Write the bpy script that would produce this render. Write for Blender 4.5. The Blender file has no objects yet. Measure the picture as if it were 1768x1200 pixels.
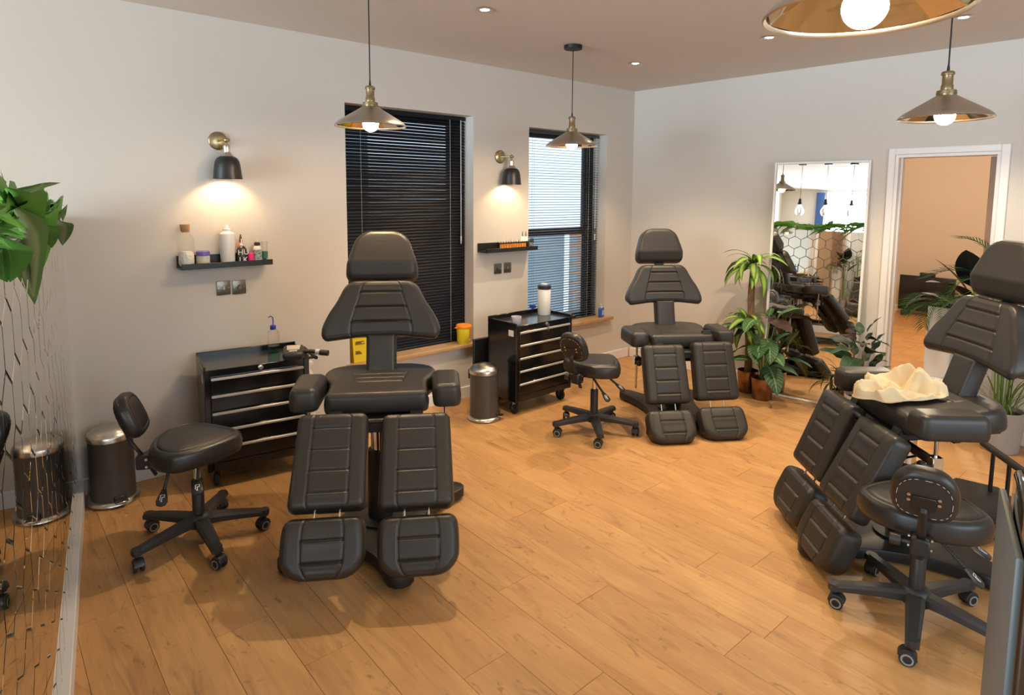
import bpy, bmesh, math, random
import numpy as np
from mathutils import Matrix, Vector, noise, Euler
C = bpy.context.scene.collection
PI = math.pi
rng = random.Random(7)

# ------------------------------------------------------------------ camera, world, exposure, daylight
CAM_R = ((0.75708, 0.064116, -0.650168), (-0.653296, 0.083081, -0.75253), (0.005767, 0.994478, 0.104786))
cd = bpy.data.cameras.new('camera'); cam = bpy.data.objects.new('camera', cd); C.objects.link(cam)
m4 = Matrix(CAM_R).to_4x4(); m4.translation = (0, 0, 1.65); cam.matrix_world = m4
cd.sensor_fit = 'HORIZONTAL'; cd.sensor_width = 36.0; cd.lens = 1080.0 / 1768.0 * 36.0
cd.shift_y = (449.66 - 600.0) / 1768.0; cd.clip_start = 0.02; cd.clip_end = 200
bpy.context.scene.camera = cam
sc = bpy.context.scene
sc.view_settings.view_transform = 'Standard'; sc.view_settings.look = 'None'
sc.view_settings.gamma = 1.0; sc.view_settings.use_curve_mapping = False
sc.view_settings.exposure = 0.42
w = bpy.data.worlds.new('sky'); sc.world = w; w.use_nodes = True
w.node_tree.nodes['Background'].inputs[0].default_value = (0.78, 0.91, 1.0, 1)
w.node_tree.nodes['Background'].inputs[1].default_value = 1.25
sc.cycles.max_bounces = 10; sc.cycles.diffuse_bounces = 5; sc.cycles.glossy_bounces = 5
sc.cycles.transparent_max_bounces = 12; sc.cycles.transmission_bounces = 6
sc.cycles.sample_clamp_indirect = 6.0; sc.cycles.caustics_reflective = False; sc.cycles.caustics_refractive = False
sc.cycles.use_denoising = True

def area(name, loc, rot, sx, sy, power, col):
    l = bpy.data.lights.new(name, 'AREA'); l.shape = 'RECTANGLE'; l.size = sx; l.size_y = sy
    l.energy = power; l.color = col
    o = bpy.data.objects.new(name, l); C.objects.link(o); o.location = loc; o.rotation_euler = rot
    return o
area('daylight_shopfront', (-6.35, 1.7, 1.55), (0, -PI/2, 0), 2.2, 2.9, 640, (0.80, 0.91, 1.0))
area('added_front_fill', (1.6, -2.35, 1.6), (PI/2, 0, 0), 3.0, 1.9, 60, (0.92, 0.96, 1.0))  # added fill light behind the camera, no known source there

# ------------------------------------------------------------------ helpers
class G:
    """Collects shapes; build() links them as ONE mesh object."""
    def __init__(s): s.v = []; s.f = []
    def add(s, vs, fs, M=None):
        n = len(s.v)
        if M is not None: vs = [tuple(M @ Vector(p)) for p in vs]
        s.v += [tuple(p) for p in vs]; s.f += [tuple(i + n for i in f) for f in fs]; return s
    def frombm(s, bm, M=None):
        bm.verts.index_update()
        s.add([v.co[:] for v in bm.verts], [[v.index for v in f.verts] for f in bm.faces], M); bm.free(); return s
    def box(s, x0, x1, y0, y1, z0, z1, b=0.0, seg=2, M=None):
        if b <= 0:
            vs = [(x, y, z) for z in (z0, z1) for y in (y0, y1) for x in (x0, x1)]
            return s.add(vs, [(0, 2, 3, 1), (4, 5, 7, 6), (0, 1, 5, 4), (2, 6, 7, 3), (0, 4, 6, 2), (1, 3, 7, 5)], M)
        bm = bmesh.new(); bmesh.ops.create_cube(bm, size=1)
        for v in bm.verts:
            v.co = ((x0+x1)/2 + v.co.x*(x1-x0), (y0+y1)/2 + v.co.y*(y1-y0), (z0+z1)/2 + v.co.z*(z1-z0))
        bmesh.ops.bevel(bm, geom=bm.edges[:], offset=b, segments=seg, profile=0.5, affect='EDGES')
        return s.frombm(bm, M)
    def lathe(s, prof, c=(0, 0, 0), n=24, M=None, closed=False):
        vs = []; fs = []
        for r, z in prof:
            for k in range(n):
                a = 2*PI*k/n; vs.append((c[0]+r*math.cos(a), c[1]+r*math.sin(a), c[2]+z))
        m = len(prof)
        for i in range(m-1):
            for k in range(n):
                k2 = (k+1) % n; fs.append((i*n+k, i*n+k2, (i+1)*n+k2, (i+1)*n+k))
        if not closed:
            if prof[0][0] > 1e-6: fs.append(tuple(range(n-1, -1, -1)))
            if prof[-1][0] > 1e-6: fs.append(tuple((m-1)*n+k for k in range(n)))
        return s.add(vs, fs, M)
    def tube(s, pts, r, n=10, cap=True, flat=1.0):
        pts = [Vector(p) for p in pts]; N = len(pts); rr = r if isinstance(r, (list, tuple)) else [r]*N
        t0 = (pts[1]-pts[0]).normalized(); up = Vector((0, 0, 1)) if abs(t0.z) < .9 else Vector((1, 0, 0))
        a = t0.cross(up).normalized(); vs = []; fs = []
        for i, p in enumerate(pts):
            t = (pts[min(i+1, N-1)] - pts[max(i-1, 0)]).normalized()
            a = (a - t*a.dot(t)).normalized(); b = t.cross(a)
            for k in range(n):
                q = 2*PI*k/n; vs.append(p + (a*math.cos(q) + b*math.sin(q)*flat)*rr[i])
        for i in range(N-1):
            for k in range(n):
                k2 = (k+1) % n; fs.append((i*n+k, i*n+k2, (i+1)*n+k2, (i+1)*n+k))
        if cap: fs.append(tuple(range(n-1, -1, -1))); fs.append(tuple((N-1)*n+k for k in range(n)))
        return s.add(vs, fs)
    def cyl(s, p0, p1, r, r1=None, n=16): return s.tube([p0, p1], [r, r if r1 is None else r1], n)
    def sphere(s, c, r, n=16, m=10, sz=1.0):
        prof = [(max(1e-7, r*math.sin(PI*i/m)), -r*sz*math.cos(PI*i/m)) for i in range(m+1)]
        return s.lathe(prof, c, n)
    def prism(s, pts, z0, z1, b=0.0, M=None):
        """Closed outline extruded in z with a chamfer b at the top edge."""
        n = len(pts); cx = sum(p[0] for p in pts)/n; cy = sum(p[1] for p in pts)/n
        def inset(d):
            out = []
            for i, p in enumerate(pts):
                a = Vector(pts[i-1]); c_ = Vector(pts[(i+1) % n]); t = (c_-a).normalized()
                nn = Vector((t.y, -t.x)); out.append((p[0]-nn.x*d, p[1]-nn.y*d))
            return out
        rings = [[(x, y, z0) for x, y in pts], [(x, y, z1-b) for x, y in pts]]
        if b > 0: rings.append([(x, y, z1-b*.3) for x, y in inset(b*.3)]); rings.append([(x, y, z1) for x, y in inset(b)])
        vs = [p for r in rings for p in r]; fs = []
        for i in range(len(rings)-1):
            for k in range(n):
                k2 = (k+1) % n; fs.append((i*n+k, i*n+k2, (i+1)*n+k2, (i+1)*n+k))
        fs.append(tuple(range(n-1, -1, -1))); fs.append(tuple((len(rings)-1)*n+k for k in range(n)))
        return s.add(vs, fs, M)
    def mesh(s, name, m=None, smooth=True, ang=0.7):
        me = bpy.data.meshes.new(name); me.from_pydata(s.v, [], s.f); me.update()
        if smooth:
            me.polygons.foreach_set('use_smooth', [True]*len(me.polygons)); me.set_sharp_from_angle(angle=ang)
        if m: me.materials.append(m)
        return me
    def build(s, name, m, parent=None, M=None, smooth=True, ang=0.7):
        return put(name, s.mesh(name, m, smooth, ang), parent, M)

def put(name, me, parent=None, M=None):
    o = bpy.data.objects.new(name, me); C.objects.link(o)
    if parent is not None: o.parent = parent
    if M is not None: o.matrix_local = M
    return o
def T(x, y, z, rz=0.0): return Matrix.Translation((x, y, z)) @ Matrix.Rotation(rz, 4, 'Z')
def RX(a): return Matrix.Rotation(a, 4, 'X')
def RY(a): return Matrix.Rotation(a, 4, 'Y')
def RZ(a): return Matrix.Rotation(a, 4, 'Z')
def thing(name, label, cat, x=0, y=0, z=0, rz=0, group=None):
    o = bpy.data.objects.new(name, None); C.objects.link(o); o.empty_display_size = .1
    o.location = (x, y, z); o.rotation_euler = (0, 0, rz); return tag(o, label, cat, group)
def tag(o, label, cat, group=None):
    o['label'] = label; o['category'] = cat
    if group: o['group'] = group
    return o
def struct(o): o['kind'] = 'structure'; return o
def dup_tree(root, x, y, z, rz, label, group=None):
    r = root.copy(); C.objects.link(r); r.location = (x, y, z); r.rotation_euler = (0, 0, rz); r['label'] = label
    if group: r['group'] = group
    for ch in list(root.children):
        c = ch.copy(); C.objects.link(c); c.parent = r
        for g in list(ch.children):
            d = g.copy(); C.objects.link(d); d.parent = c
    return r
def text(name, body, size, mat_, parent, M, ext=0.0003, align='CENTER'):
    cu = bpy.data.curves.new(name, 'FONT'); cu.body = body; cu.size = size; cu.extrude = ext
    cu.align_x = align; cu.align_y = 'CENTER'; cu.materials.append(mat_)
    o = bpy.data.objects.new(name, cu); me = bpy.data.meshes.new_from_object(o); bpy.data.objects.remove(o); me.name = name
    return put(name, me, parent, M)

# ------------------------------------------------------------------ materials
def mat(name, col, rough=.5, metal=0.0, bump=None, emit=None, trans=0.0, alpha=1.0, spec=None, var=None, coat=0, ior=None, sss=0):
    m = bpy.data.materials.new(name); m.use_nodes = True; nt = m.node_tree; b = nt.nodes['Principled BSDF']
    b.inputs['Base Color'].default_value = (*col, 1); b.inputs['Roughness'].default_value = rough
    b.inputs['Metallic'].default_value = metal; b.inputs['Transmission Weight'].default_value = trans
    b.inputs['Alpha'].default_value = alpha; b.inputs['Coat Weight'].default_value = coat
    if ior: b.inputs['IOR'].default_value = ior
    if spec is not None: b.inputs['Specular IOR Level'].default_value = spec
    if emit: b.inputs['Emission Color'].default_value = (*emit[0], 1); b.inputs['Emission Strength'].default_value = emit[1]
    if bump or var:
        tc = nt.nodes.new('ShaderNodeTexCoord'); nz = nt.nodes.new('ShaderNodeTexNoise')
        nz.inputs['Scale'].default_value = (bump or var)[0]; nz.inputs['Detail'].default_value = 4
        nt.links.new(tc.outputs['Object'], nz.inputs['Vector'])
        if bump:
            bp = nt.nodes.new('ShaderNodeBump'); bp.inputs['Strength'].default_value = bump[1]; bp.inputs['Distance'].default_value = bump[2]
            nt.links.new(nz.outputs['Fac'], bp.inputs['Height']); nt.links.new(bp.outputs['Normal'], b.inputs['Normal'])
        if var:
            nv = nt.nodes.new('ShaderNodeTexNoise'); nv.inputs['Scale'].default_value = var[0]; nv.inputs['Detail'].default_value = 5
            nt.links.new(tc.outputs['Object'], nv.inputs['Vector'])
            mx = nt.nodes.new('ShaderNodeMix'); mx.data_type = 'RGBA'
            mx.inputs[6].default_value = (*col, 1); mx.inputs[7].default_value = (*var[1], 1)
            rp = nt.nodes.new('ShaderNodeMapRange'); rp.inputs[1].default_value = .35; rp.inputs[2].default_value = .65
            nt.links.new(nv.outputs['Fac'], rp.inputs[0]); nt.links.new(rp.outputs[0], mx.inputs[0])
            nt.links.new(mx.outputs[2], b.inputs['Base Color'])
    return m
PAINT = mat('wall_paint', (.64, .60, .54), .85, bump=(60, .05, .002))
CEILP = mat('ceiling_paint', (.68, .635, .585), .9, bump=(40, .04, .002))
TRIMP = mat('trim_gloss_white', (.80, .77, .74), .4)
BACKP = mat('back_room_paint', (.66, .56, .46), .9)
LEATH = mat('black_leatherette', (.030, .0265, .0225), .43, bump=(260, .10, .0008), spec=.5)
LEATH2 = mat('black_stool_vinyl', (.022, .020, .0185), .38, bump=(200, .08, .0008), spec=.5)
BMET = mat('black_powder_coat', (.008, .008, .0085), .45, bump=(300, .05, .0005))
BPLA = mat('black_plastic', (.022, .021, .021), .45)
DPLA = mat('black_nylon_base', (.028, .027, .027), .5, bump=(180, .06, .0005))
GTYRE = mat('grey_castor_ring', (.25, .25, .24), .6)
CHROME = mat('chrome', (.75, .74, .72), .12, 1.0)
STEEL = mat('brushed_steel', (.58, .54, .49), .28, 1.0, bump=(90, .03, .001))
DSTEEL = mat('black_nickel', (.20, .18, .155), .36, 1.0)
BRASS = mat('antique_brass', (.42, .34, .20), .32, 1.0)
SHADEM = mat('pewter_shade', (.56, .53, .48), .30, 1.0)
SHMIR = mat('mirrored_facet', (.62, .60, .55), .04, 1.0)
MIRROR = mat('mirror_silver', (.90, .91, .90), .01, 1.0)
MIRBEV = mat('mirror_tile_silver', (.86, .86, .83), .015, 1.0)
BINB = mat('bin_grey_coat', (.085, .078, .072), .45, .35)
BGLOSS = mat('black_gloss_enamel', (.008, .008, .009), .14, spec=.6)
TRAYM = mat('tray_mat_black', (.03, .032, .033), .2)
ALU = mat('satin_aluminium', (.62, .60, .57), .42, .55)
RUBB = mat('black_rubber', (.012, .012, .012), .7)
WHITEP = mat('white_plastic', (.80, .79, .76), .4)
STICK = mat('white_sticker', (.82, .82, .80), .6)
YELB = mat('sharps_yellow', (.85, .62, .02), .45)
YELL = mat('sharps_bucket_yellow', (.80, .70, .03), .4)
ORNG = mat('sharps_orange', (.90, .26, .02), .45)
REDO = mat('label_orange', (.80, .14, .03), .5)
BLUEP = mat('blue_plastic', (.02, .05, .42), .35)
NAVY = mat('navy_paint', (.03, .08, .24), .6)
NAVYL = mat('navy_lid', (.02, .025, .055), .4)
PURP = mat('purple_lid', (.13, .10, .38), .4)
PINK = mat('neon_pink', (.90, .03, .22), .45)
PALEP = mat('pale_pink_liquid', (.75, .33, .25), .35)
CREAM = mat('pale_yellow_jar', (.72, .66, .38), .35)
LAVEN = mat('frosted_lavender', (.55, .56, .66), .3)
INK = mat('print_black', (.012, .012, .012), .5)
GREENL = mat('green_print', (.05, .16, .10), .5)
CORK = mat('cork', (.42, .24, .12), .9, bump=(120, .4, .002))
AMBER = mat('amber_liquid', (.75, .27, .02), .25, coat=.4)
SLATB = mat('blind_slat_black', (.006, .007, .012), .38, spec=.3)
SLATG = mat('blind_slat_charcoal', (.05, .055, .065), .35)
CORDW = mat('white_cord', (.72, .72, .70), .8)
FRAMEB = mat('sash_black', (.015, .015, .018), .4)
TOWEL = mat('cream_towel', (.80, .66, .42), .95, bump=(220, .3, .002))
COPPER = mat('copper_pot', (.36, .21, .12), .30, 1.0, var=(14, (.20, .11, .06)))
GOLD = mat('gold_pot', (.55, .38, .14), .35, 1.0)
GREYPOT = mat('grey_planter', (.36, .355, .345), .75)
WHPOT = mat('white_planter', (.72, .70, .66), .5)
SOIL = mat('potting_soil', (.022, .014, .009), 1.0, bump=(60, .8, .01))
BARK = mat('cane_bark', (.28, .17, .085), .9, bump=(45, .7, .006), var=(20, (.17, .10, .05)))
STEMG = mat('green_stem', (.16, .26, .05), .6)
BROOM = mat('broom_straw', (.16, .085, .03), .9)
GREYPAN = mat('grey_display_back', (.085, .098, .095), .5)
SCRN = mat('black_glass', (.005, .005, .006), .06)
PAPER = mat('paper', (.75, .72, .66), .8)
BULB = mat('warm_bulb', (1, .9, .75), .4, emit=((1.0, .70, .40), 190))
BULBS = mat('sconce_bulb', (1, .9, .75), .4, emit=((1.0, .70, .40), 230))
DOWN = mat('downlight_lens', (1, 1, 1), .4, emit=((1.0, .80, .58), 60))
CLEARB = mat('clear_globe_glass', (1, 1, 1), .03, trans=1.0, ior=1.1)
RENDERW = mat('neighbour_render', (.38, .52, .62), .9)
BRICKO = mat('neighbour_brick', (.62, .38, .28), .9)

def glassmat(name, tint, fac=.10, rough=.02):
    """Clear pane: mostly see-through with a weak mirror sheen."""
    m = bpy.data.materials.new(name); m.use_nodes = True; nt = m.node_tree; nt.nodes.clear()
    o = nt.nodes.new('ShaderNodeOutputMaterial'); t = nt.nodes.new('ShaderNodeBsdfTransparent'); g = nt.nodes.new('ShaderNodeBsdfGlossy')
    t.inputs[0].default_value = (*tint, 1); g.inputs['Roughness'].default_value = rough
    mx = nt.nodes.new('ShaderNodeMixShader'); lw = nt.nodes.new('ShaderNodeLayerWeight'); lw.inputs[0].default_value = fac
    nt.links.new(lw.outputs['Facing'], mx.inputs[0]); nt.links.new(t.outputs[0], mx.inputs[1]); nt.links.new(g.outputs[0], mx.inputs[2])
    nt.links.new(mx.outputs[0], o.inputs[0]); return m
PANE = glassmat('window_glass', (.93, .97, 1.0), .15)
BOTTLE = glassmat('bottle_glass', (.985, .98, .965), .12, .08)
BLUELIQ = glassmat('blue_green_liquid', (.45, .75, .72), .1)

def woodmat(name, c1, c2, c3, sc_=1.0, rough=.42, along='Y'):
    """Oak board: stretched grain, dark cathedral streaks, knots; each board differs (Object Info random)."""
    m = bpy.data.materials.new(name); m.use_nodes = True; nt = m.node_tree; N = nt.nodes.new; L = nt.links.new
    b = nt.nodes['Principled BSDF']
    tc = N('ShaderNodeTexCoord'); oi = N('ShaderNodeObjectInfo'); geo = N('ShaderNodeNewGeometry')
    mul = N('ShaderNodeVectorMath'); mul.operation = 'SCALE'; mul.inputs['Scale'].default_value = 1.0
    cmb = N('ShaderNodeCombineXYZ'); k = N('ShaderNodeMath'); k.operation = 'MULTIPLY'; k.inputs[1].default_value = 37.0
    L(oi.outputs['Random'], k.inputs[0]); L(k.outputs[0], cmb.inputs[0]); L(k.outputs[0], cmb.inputs[1]); L(k.outputs[0], cmb.inputs[2])
    ad = N('ShaderNodeVectorMath'); L(geo.outputs['Position'], ad.inputs[0]); L(cmb.outputs[0], ad.inputs[1])
    def stretched(sx, sy):
        mp = N('ShaderNodeMapping'); mp.inputs['Scale'].default_value = (sx, sy, 1) if along == 'Y' else (sy, sx, 1)
        L(ad.outputs[0], mp.inputs[0]); return mp.outputs[0]
    def nz(vec, scale, det=5, dist=0.0):
        n = N('ShaderNodeTexNoise'); n.inputs['Scale'].default_value = scale; n.inputs['Detail'].default_value = det
        n.inputs['Distortion'].default_value = dist; n.inputs['Roughness'].default_value = .6; L(vec, n.inputs['Vector']); return n.outputs['Fac']
    def rng_(s, a, c): 
        r = N('ShaderNodeMapRange'); r.inputs[1].default_value = a; r.inputs[2].default_value = c; L(s, r.inputs[0]); return r.outputs[0]
    def mix(f, a, c, fm=1.0):
        x = N('ShaderNodeMix'); x.data_type = 'RGBA'
        q = N('ShaderNodeMath'); q.operation = 'MULTIPLY'; q.inputs[1].default_value = fm; L(f, q.inputs[0]); L(q.outputs[0], x.inputs[0])
        for s_, i in ((a, 6), (c, 7)):
            if isinstance(s_, tuple): x.inputs[i].default_value = (*s_, 1)
            else: L(s_, x.inputs[i])
        return x.outputs[2]
    broad = rng_(nz(stretched(5, 1.3), 1.0*sc_, 4, .9), .38, .62)
    fine = rng_(nz(stretched(70, 3), 1.0*sc_, 6, .3), .40, .70)
    streak = rng_(nz(stretched(13, 2.2), 1.0*sc_, 8, 1.4), .56, .72)
    knot = rng_(nz(stretched(9, 4.2), 1.0*sc_, 7, 3.2), .61, .76)
    col = mix(broad, c1, c2); col = mix(fine, col, c3, .22); col = mix(streak, col, c3, .58)
    dk = tuple(x*.45 for x in c3); col = mix(knot, col, dk, .8)
    hs = N('ShaderNodeHueSaturation'); vr = N('ShaderNodeMapRange'); vr.inputs[3].default_value = .96; vr.inputs[4].default_value = 1.04
    L(oi.outputs['Random'], vr.inputs[0]); L(vr.outputs[0], hs.inputs['Value']); L(col, hs.inputs['Color']); L(hs.outputs[0], b.inputs['Base Color'])
    b.inputs['Roughness'].default_value = rough; b.inputs['Specular IOR Level'].default_value = .4
    bp = N('ShaderNodeBump'); bp.inputs['Strength'].default_value = .15; bp.inputs['Distance'].default_value = .002
    L(fine, bp.inputs['Height']); L(bp.outputs[0], b.inputs['Normal'])
    return m
OAK = woodmat('oak_board', (.63, .345, .130), (.52, .27, .098), (.25, .125, .05))
SILLW = woodmat('pine_sill', (.55, .34, .17), (.45, .26, .12), (.28, .14, .06), 1.5, .4, 'X')

def leafmat(name, base, stripe, mode):
    """Leaf coloured over its UV: 'mid' a light stripe along the middle, 'vein' pale ribs, 'plain' mottled."""
    m = bpy.data.materials.new(name); m.use_nodes = True; nt = m.node_tree; N = nt.nodes.new; L = nt.links.new
    b = nt.nodes['Principled BSDF']; b.inputs['Roughness'].default_value = .5; b.inputs['Specular IOR Level'].default_value = .35
    uv = N('ShaderNodeUVMap'); sp = N('ShaderNodeSeparateXYZ'); L(uv.outputs[0], sp.inputs[0])
    c = N('ShaderNodeMath'); c.operation = 'SUBTRACT'; c.inputs[1].default_value = .5; L(sp.outputs[0], c.inputs[0])
    a = N('ShaderNodeMath'); a.operation = 'ABSOLUTE'; L(c.outputs[0], a.inputs[0])
    r = N('ShaderNodeMapRange'); L(a.outputs[0], r.inputs[0])
    f = r.outputs[0]
    if mode == 'mid':
        r.inputs[1].default_value = .30; r.inputs[2].default_value = .20
    elif mode == 'vein':
        r.inputs[1].default_value = .05; r.inputs[2].default_value = .015
        k = N('ShaderNodeMath'); k.operation = 'MULTIPLY_ADD'; k.inputs[1].default_value = .55; L(a.outputs[0], k.inputs[0]); L(sp.outputs[1], k.inputs[2])
        # ribs slant towards the tip
        k.inputs[1].default_value = -.35
        s_ = N('ShaderNodeMath'); s_.operation = 'MULTIPLY'; s_.inputs[1].default_value = 62; L(k.outputs[0], s_.inputs[0])
        w_ = N('ShaderNodeMath'); w_.operation = 'SINE'; L(s_.outputs[0], w_.inputs[0])
        r2 = N('ShaderNodeMapRange'); r2.inputs[1].default_value = .72; r2.inputs[2].default_value = 1.0; L(w_.outputs[0], r2.inputs[0])
        q = N('ShaderNodeMath'); q.operation = 'MULTIPLY'; q.inputs[1].default_value = .55; L(r2.outputs[0], q.inputs[0])
        x = N('ShaderNodeMath'); x.operation = 'MAXIMUM'; L(q.outputs[0], x.inputs[0]); L(f, x.inputs[1]); f = x.outputs[0]
    else:
        r.inputs[1].default_value = .03; r.inputs[2].default_value = .01
    mx = N('ShaderNodeMix'); mx.data_type = 'RGBA'; mx.inputs[6].default_value = (*base, 1); mx.inputs[7].default_value = (*stripe, 1)
    L(f, mx.inputs[0])
    oi = N('ShaderNodeObjectInfo'); hs = N('ShaderNodeHueSaturation'); vr = N('ShaderNodeMapRange')
    vr.inputs[3].default_value = .75; vr.inputs[4].default_value = 1.25; L(oi.outputs['Random'], vr.inputs[0])
    L(vr.outputs[0], hs.inputs['Value']); L(mx.outputs[2], hs.inputs['Color']); L(hs.outputs[0], b.inputs['Base Color'])
    if 'palm' in name: b.inputs['Roughness'].default_value = .75; b.inputs['Specular IOR Level'].default_value = .15
    return m
LDRAC = leafmat('dracaena_leaf', (.05, .16, .025), (.30, .42, .06), 'mid')
LCAL = leafmat('calathea_leaf', (.022, .080, .022), (.24, .38, .15), 'vein')
LFIG = leafmat('dark_glossy_leaf', (.022, .055, .022), (.05, .10, .04), 'plain')
LRED = leafmat('burgundy_leaf', (.035, .016, .014), (.06, .03, .02), 'plain')
LPOTH = leafmat('pothos_leaf', (.13, .36, .05), (.26, .46, .12), 'plain')
LPOTH2 = leafmat('pothos_variegated_leaf', (.14, .26, .07), (.33, .40, .18), 'mid')
LPALM = leafmat('palm_leaf', (.022, .065, .018), (.04, .10, .025), 'plain')
LGRASS = leafmat('grassy_stem_leaf', (.11, .22, .03), (.20, .30, .06), 'plain')
LBLK = leafmat('near_black_leaf', (.010, .012, .012), (.02, .03, .022), 'plain')

# ------------------------------------------------------------------ the room
YW = 4.0; XC = 5.05; ZC = 2.67; XF = -6.0; YN = -2.0
RN = Vector((.99863, .05234, 0)); RT = Vector((.05234, -.99863, 0))
def wallR(u, n, z): p = Vector((XC, YW, 0)) + RT*u + RN*n; return (p.x, p.y, z)
MR = Matrix(((RT.x, RN.x, 0, XC), (RT.y, RN.y, 0, YW), (0, 0, 1, 0), (0, 0, 0, 1)))   # (u, n, z) -> world

g = G(); g.box(XF-.4, 11, YN-.4, 5.3, -.12, -.013)
floor = struct(g.build('floor', mat('floor_underlay', (.16, .085, .035), .8), smooth=False))
pb = G(); pb.box(-.0969, .0969, -.607, .607, -.012, 0, .0006, 1)
plank_me = pb.mesh('plank', OAK, smooth=False)
PX0, PW, PL = 1.37, .195, 1.22
# end-joint y of each row of boards, read off the floor where they show
JO = {-6: 2.77, -5: 2.77, -4: 2.36, -3: 2.01, -2: 2.55, -1: 1.6, 0: 1.31, 1: 1.89, 2: 1.62, 3: 2.30, 4: 1.03, 5: 1.45, 6: 1.29, 7: 2.05, 8: 1.5, 9: .95, 10: 1.81}
for k in range(-11, 20):
    xm = PX0 + (k+.5)*PW
    j = JO.get(k, (k*.47) % PL)
    y = j - 3*PL
    while y < YW:
        a, b_ = max(y, -1.0), min(y+PL, YW)
        if b_-a > .05:
            o = put('plank', plank_me, floor); o.location = (xm, (a+b_)/2, rng.uniform(-.0006, 0)); o.scale = (1, (b_-a-.0014)/1.214, 1)
        y += PL
for k in range(0, 13):                                             # the back room's boards, seen through the doorway
    y0 = 1.35 + k*PW
    x = 5.32 + ((k*.53) % 1)*-PL
    while x < 10.1:
        a, b_ = max(x, 5.33), min(x+PL, 10.1)
        if b_-a > .05:
            o = put('plank', plank_me, floor); o.location = ((a+b_)/2, y0, 0); o.rotation_euler = (0, 0, PI/2); o.scale = (1, (b_-a-.0014)/1.214, 1)
        x += PL
g = G(); g.box(XF, -.79, YN, YW, -.012, -.001); g.box(-.79, 5.3, YN, -1.0, -.012, -.001)
o = struct(g.build('floor_far_side', OAK, smooth=False))
g = G(); g.box(XF-.4, 11, YN-.4, 5.3, ZC, ZC+.1); struct(g.build('ceiling', CEILP, smooth=False))
# window wall with two openings
W1 = (1.955, 3.045, .44, 2.262); W2 = (3.64, 4.652, .445, 2.222)
g = G()
xs = [XF-.3, W1[0], W1[1], W2[0], W2[1], 5.6]
for i in range(5):
    if i in (1, 3):
        q = W1 if i == 1 else W2
        g.box(xs[i], xs[i+1], YW, YW+.26, 0, q[2]); g.box(xs[i], xs[i+1], YW, YW+.26, q[3], ZC)
    else: g.box(xs[i], xs[i+1], YW, YW+.26, 0, ZC)
struct(g.build('wall_back', PAINT, smooth=False))
# right wall with the doorway
DU0, DU1, DH = 2.325, 2.945, 1.955
g = G(); g.box(-.02, DU0, 0, .16, 0, ZC, M=MR); g.box(DU1, 6.2, 0, .16, 0, ZC, M=MR); g.box(DU0, DU1, 0, .16, DH, ZC, M=MR)
struct(g.build('wall_right', PAINT, smooth=False))
# far shopfront wall and the wall behind the camera
g = G(); g.box(XF-.2, XF, 3.05, YW, 0, ZC); g.box(XF-.2, XF, YN, .3, 0, ZC); g.box(XF-.2, XF, .3, 3.05, 0, .45); g.box(XF-.2, XF, .3, 3.05, 2.62, ZC)
struct(g.build('wall_left', PAINT, smooth=False))
g = G(); g.box(XF-.2, .1, YN-.2, YN, 0, ZC); g.box(3.1, 5.6, YN-.2, YN, 0, ZC); g.box(.1, 3.1, YN-.2, YN, 0, .65); g.box(.1, 3.1, YN-.2, YN, 2.55, ZC)
struct(g.build('wall_front', PAINT, smooth=False))
g = G()
for y in (.3, 1.66, 3.0): g.box(XF-.12, XF-.06, y, y+.06, .45, 2.62, .004)
for z in (.45, 1.62, 2.56): g.box(XF-.118, XF-.062, .3, 3.06, z, z+.055, .004)
wf = struct(g.build('window_3', TRIMP)); g = G(); g.box(XF-.095, XF-.088, .33, 3.03, .48, 2.58); g.build('pane', PANE, wf, smooth=False)
g = G()
for x in (.1, 1.57, 3.04): g.box(x, x+.06, YN-.12, YN-.06, .65, 2.55, .004)
for z in (.65, 2.49): g.box(.1, 3.1, YN-.118, YN-.062, z, z+.06, .004)
wf = struct(g.build('window_4', TRIMP)); g = G(); g.box(.13, 3.07, YN-.095, YN-.088, .68, 2.52); g.build('pane', PANE, wf, smooth=False)  # unseen window, added in the front wall to let the fill light in
g = G(); g.box(XF+.005, XF+.10, 3.06, 3.24, 0, 2.6, .01); struct(g.build('trim_2', NAVY))
# skirting boards
def skirt(name, g):
    return struct(g.build(name, TRIMP, smooth=False))
g = G(); g.box(.34, 5.03, YW-.016, YW, 0, .095, .004, 1); skirt('baseboard_back', g)
g = G(); g.box(.02, DU0-.07, -.016, 0, 0, .095, .004, 1, M=MR); g.box(DU1+.07, 5.9, -.016, 0, 0, .095, .004, 1, M=MR); skirt('baseboard_right', g)
# door trim, lining, leaf
g = G()
g.box(DU0-.045, DU0, -.018, 0, 0, DH+.048, .004, 1, M=MR); g.box(DU1, DU1+.050, -.018, 0, 0, DH+.048, .004, 1, M=MR); g.box(DU0, DU1, -.0175, 0, DH, DH+.0475, .004, 1, M=MR)
struct(g.build('trim_1', TRIMP, smooth=False))
g = G(); g.box(DU0, DU0+.02, 0, .16, 0, DH, M=MR); g.box(DU1-.02, DU1, 0, .16, 0, DH, M=MR); g.box(DU0+.02, DU1-.02, .002, .158, DH-.02, DH, M=MR)
g.box(DU0+.02, DU0+.032, .06, .09, 0, DH-.02, M=MR); g.box(DU1-.032, DU1-.02, .06, .09, 0, DH-.02, M=MR)
struct(g.build('door_frame_lining', TRIMP, smooth=False))
dleaf = struct(G().box(0, .58, 0, .036, .01, DH-.025, .003, 1).build('door_1', mat('door_veneer', (.30, .19, .12), .5), None, MR @ T(DU1-.045, .165, 0, PI/2+.06)))
G().box(-.004, .012, -.014, 0, 1.62, 1.74, .002, 1).build('hinge', mat('hinge_steel', (.75, .70, .62), .4, .6), dleaf)
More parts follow.
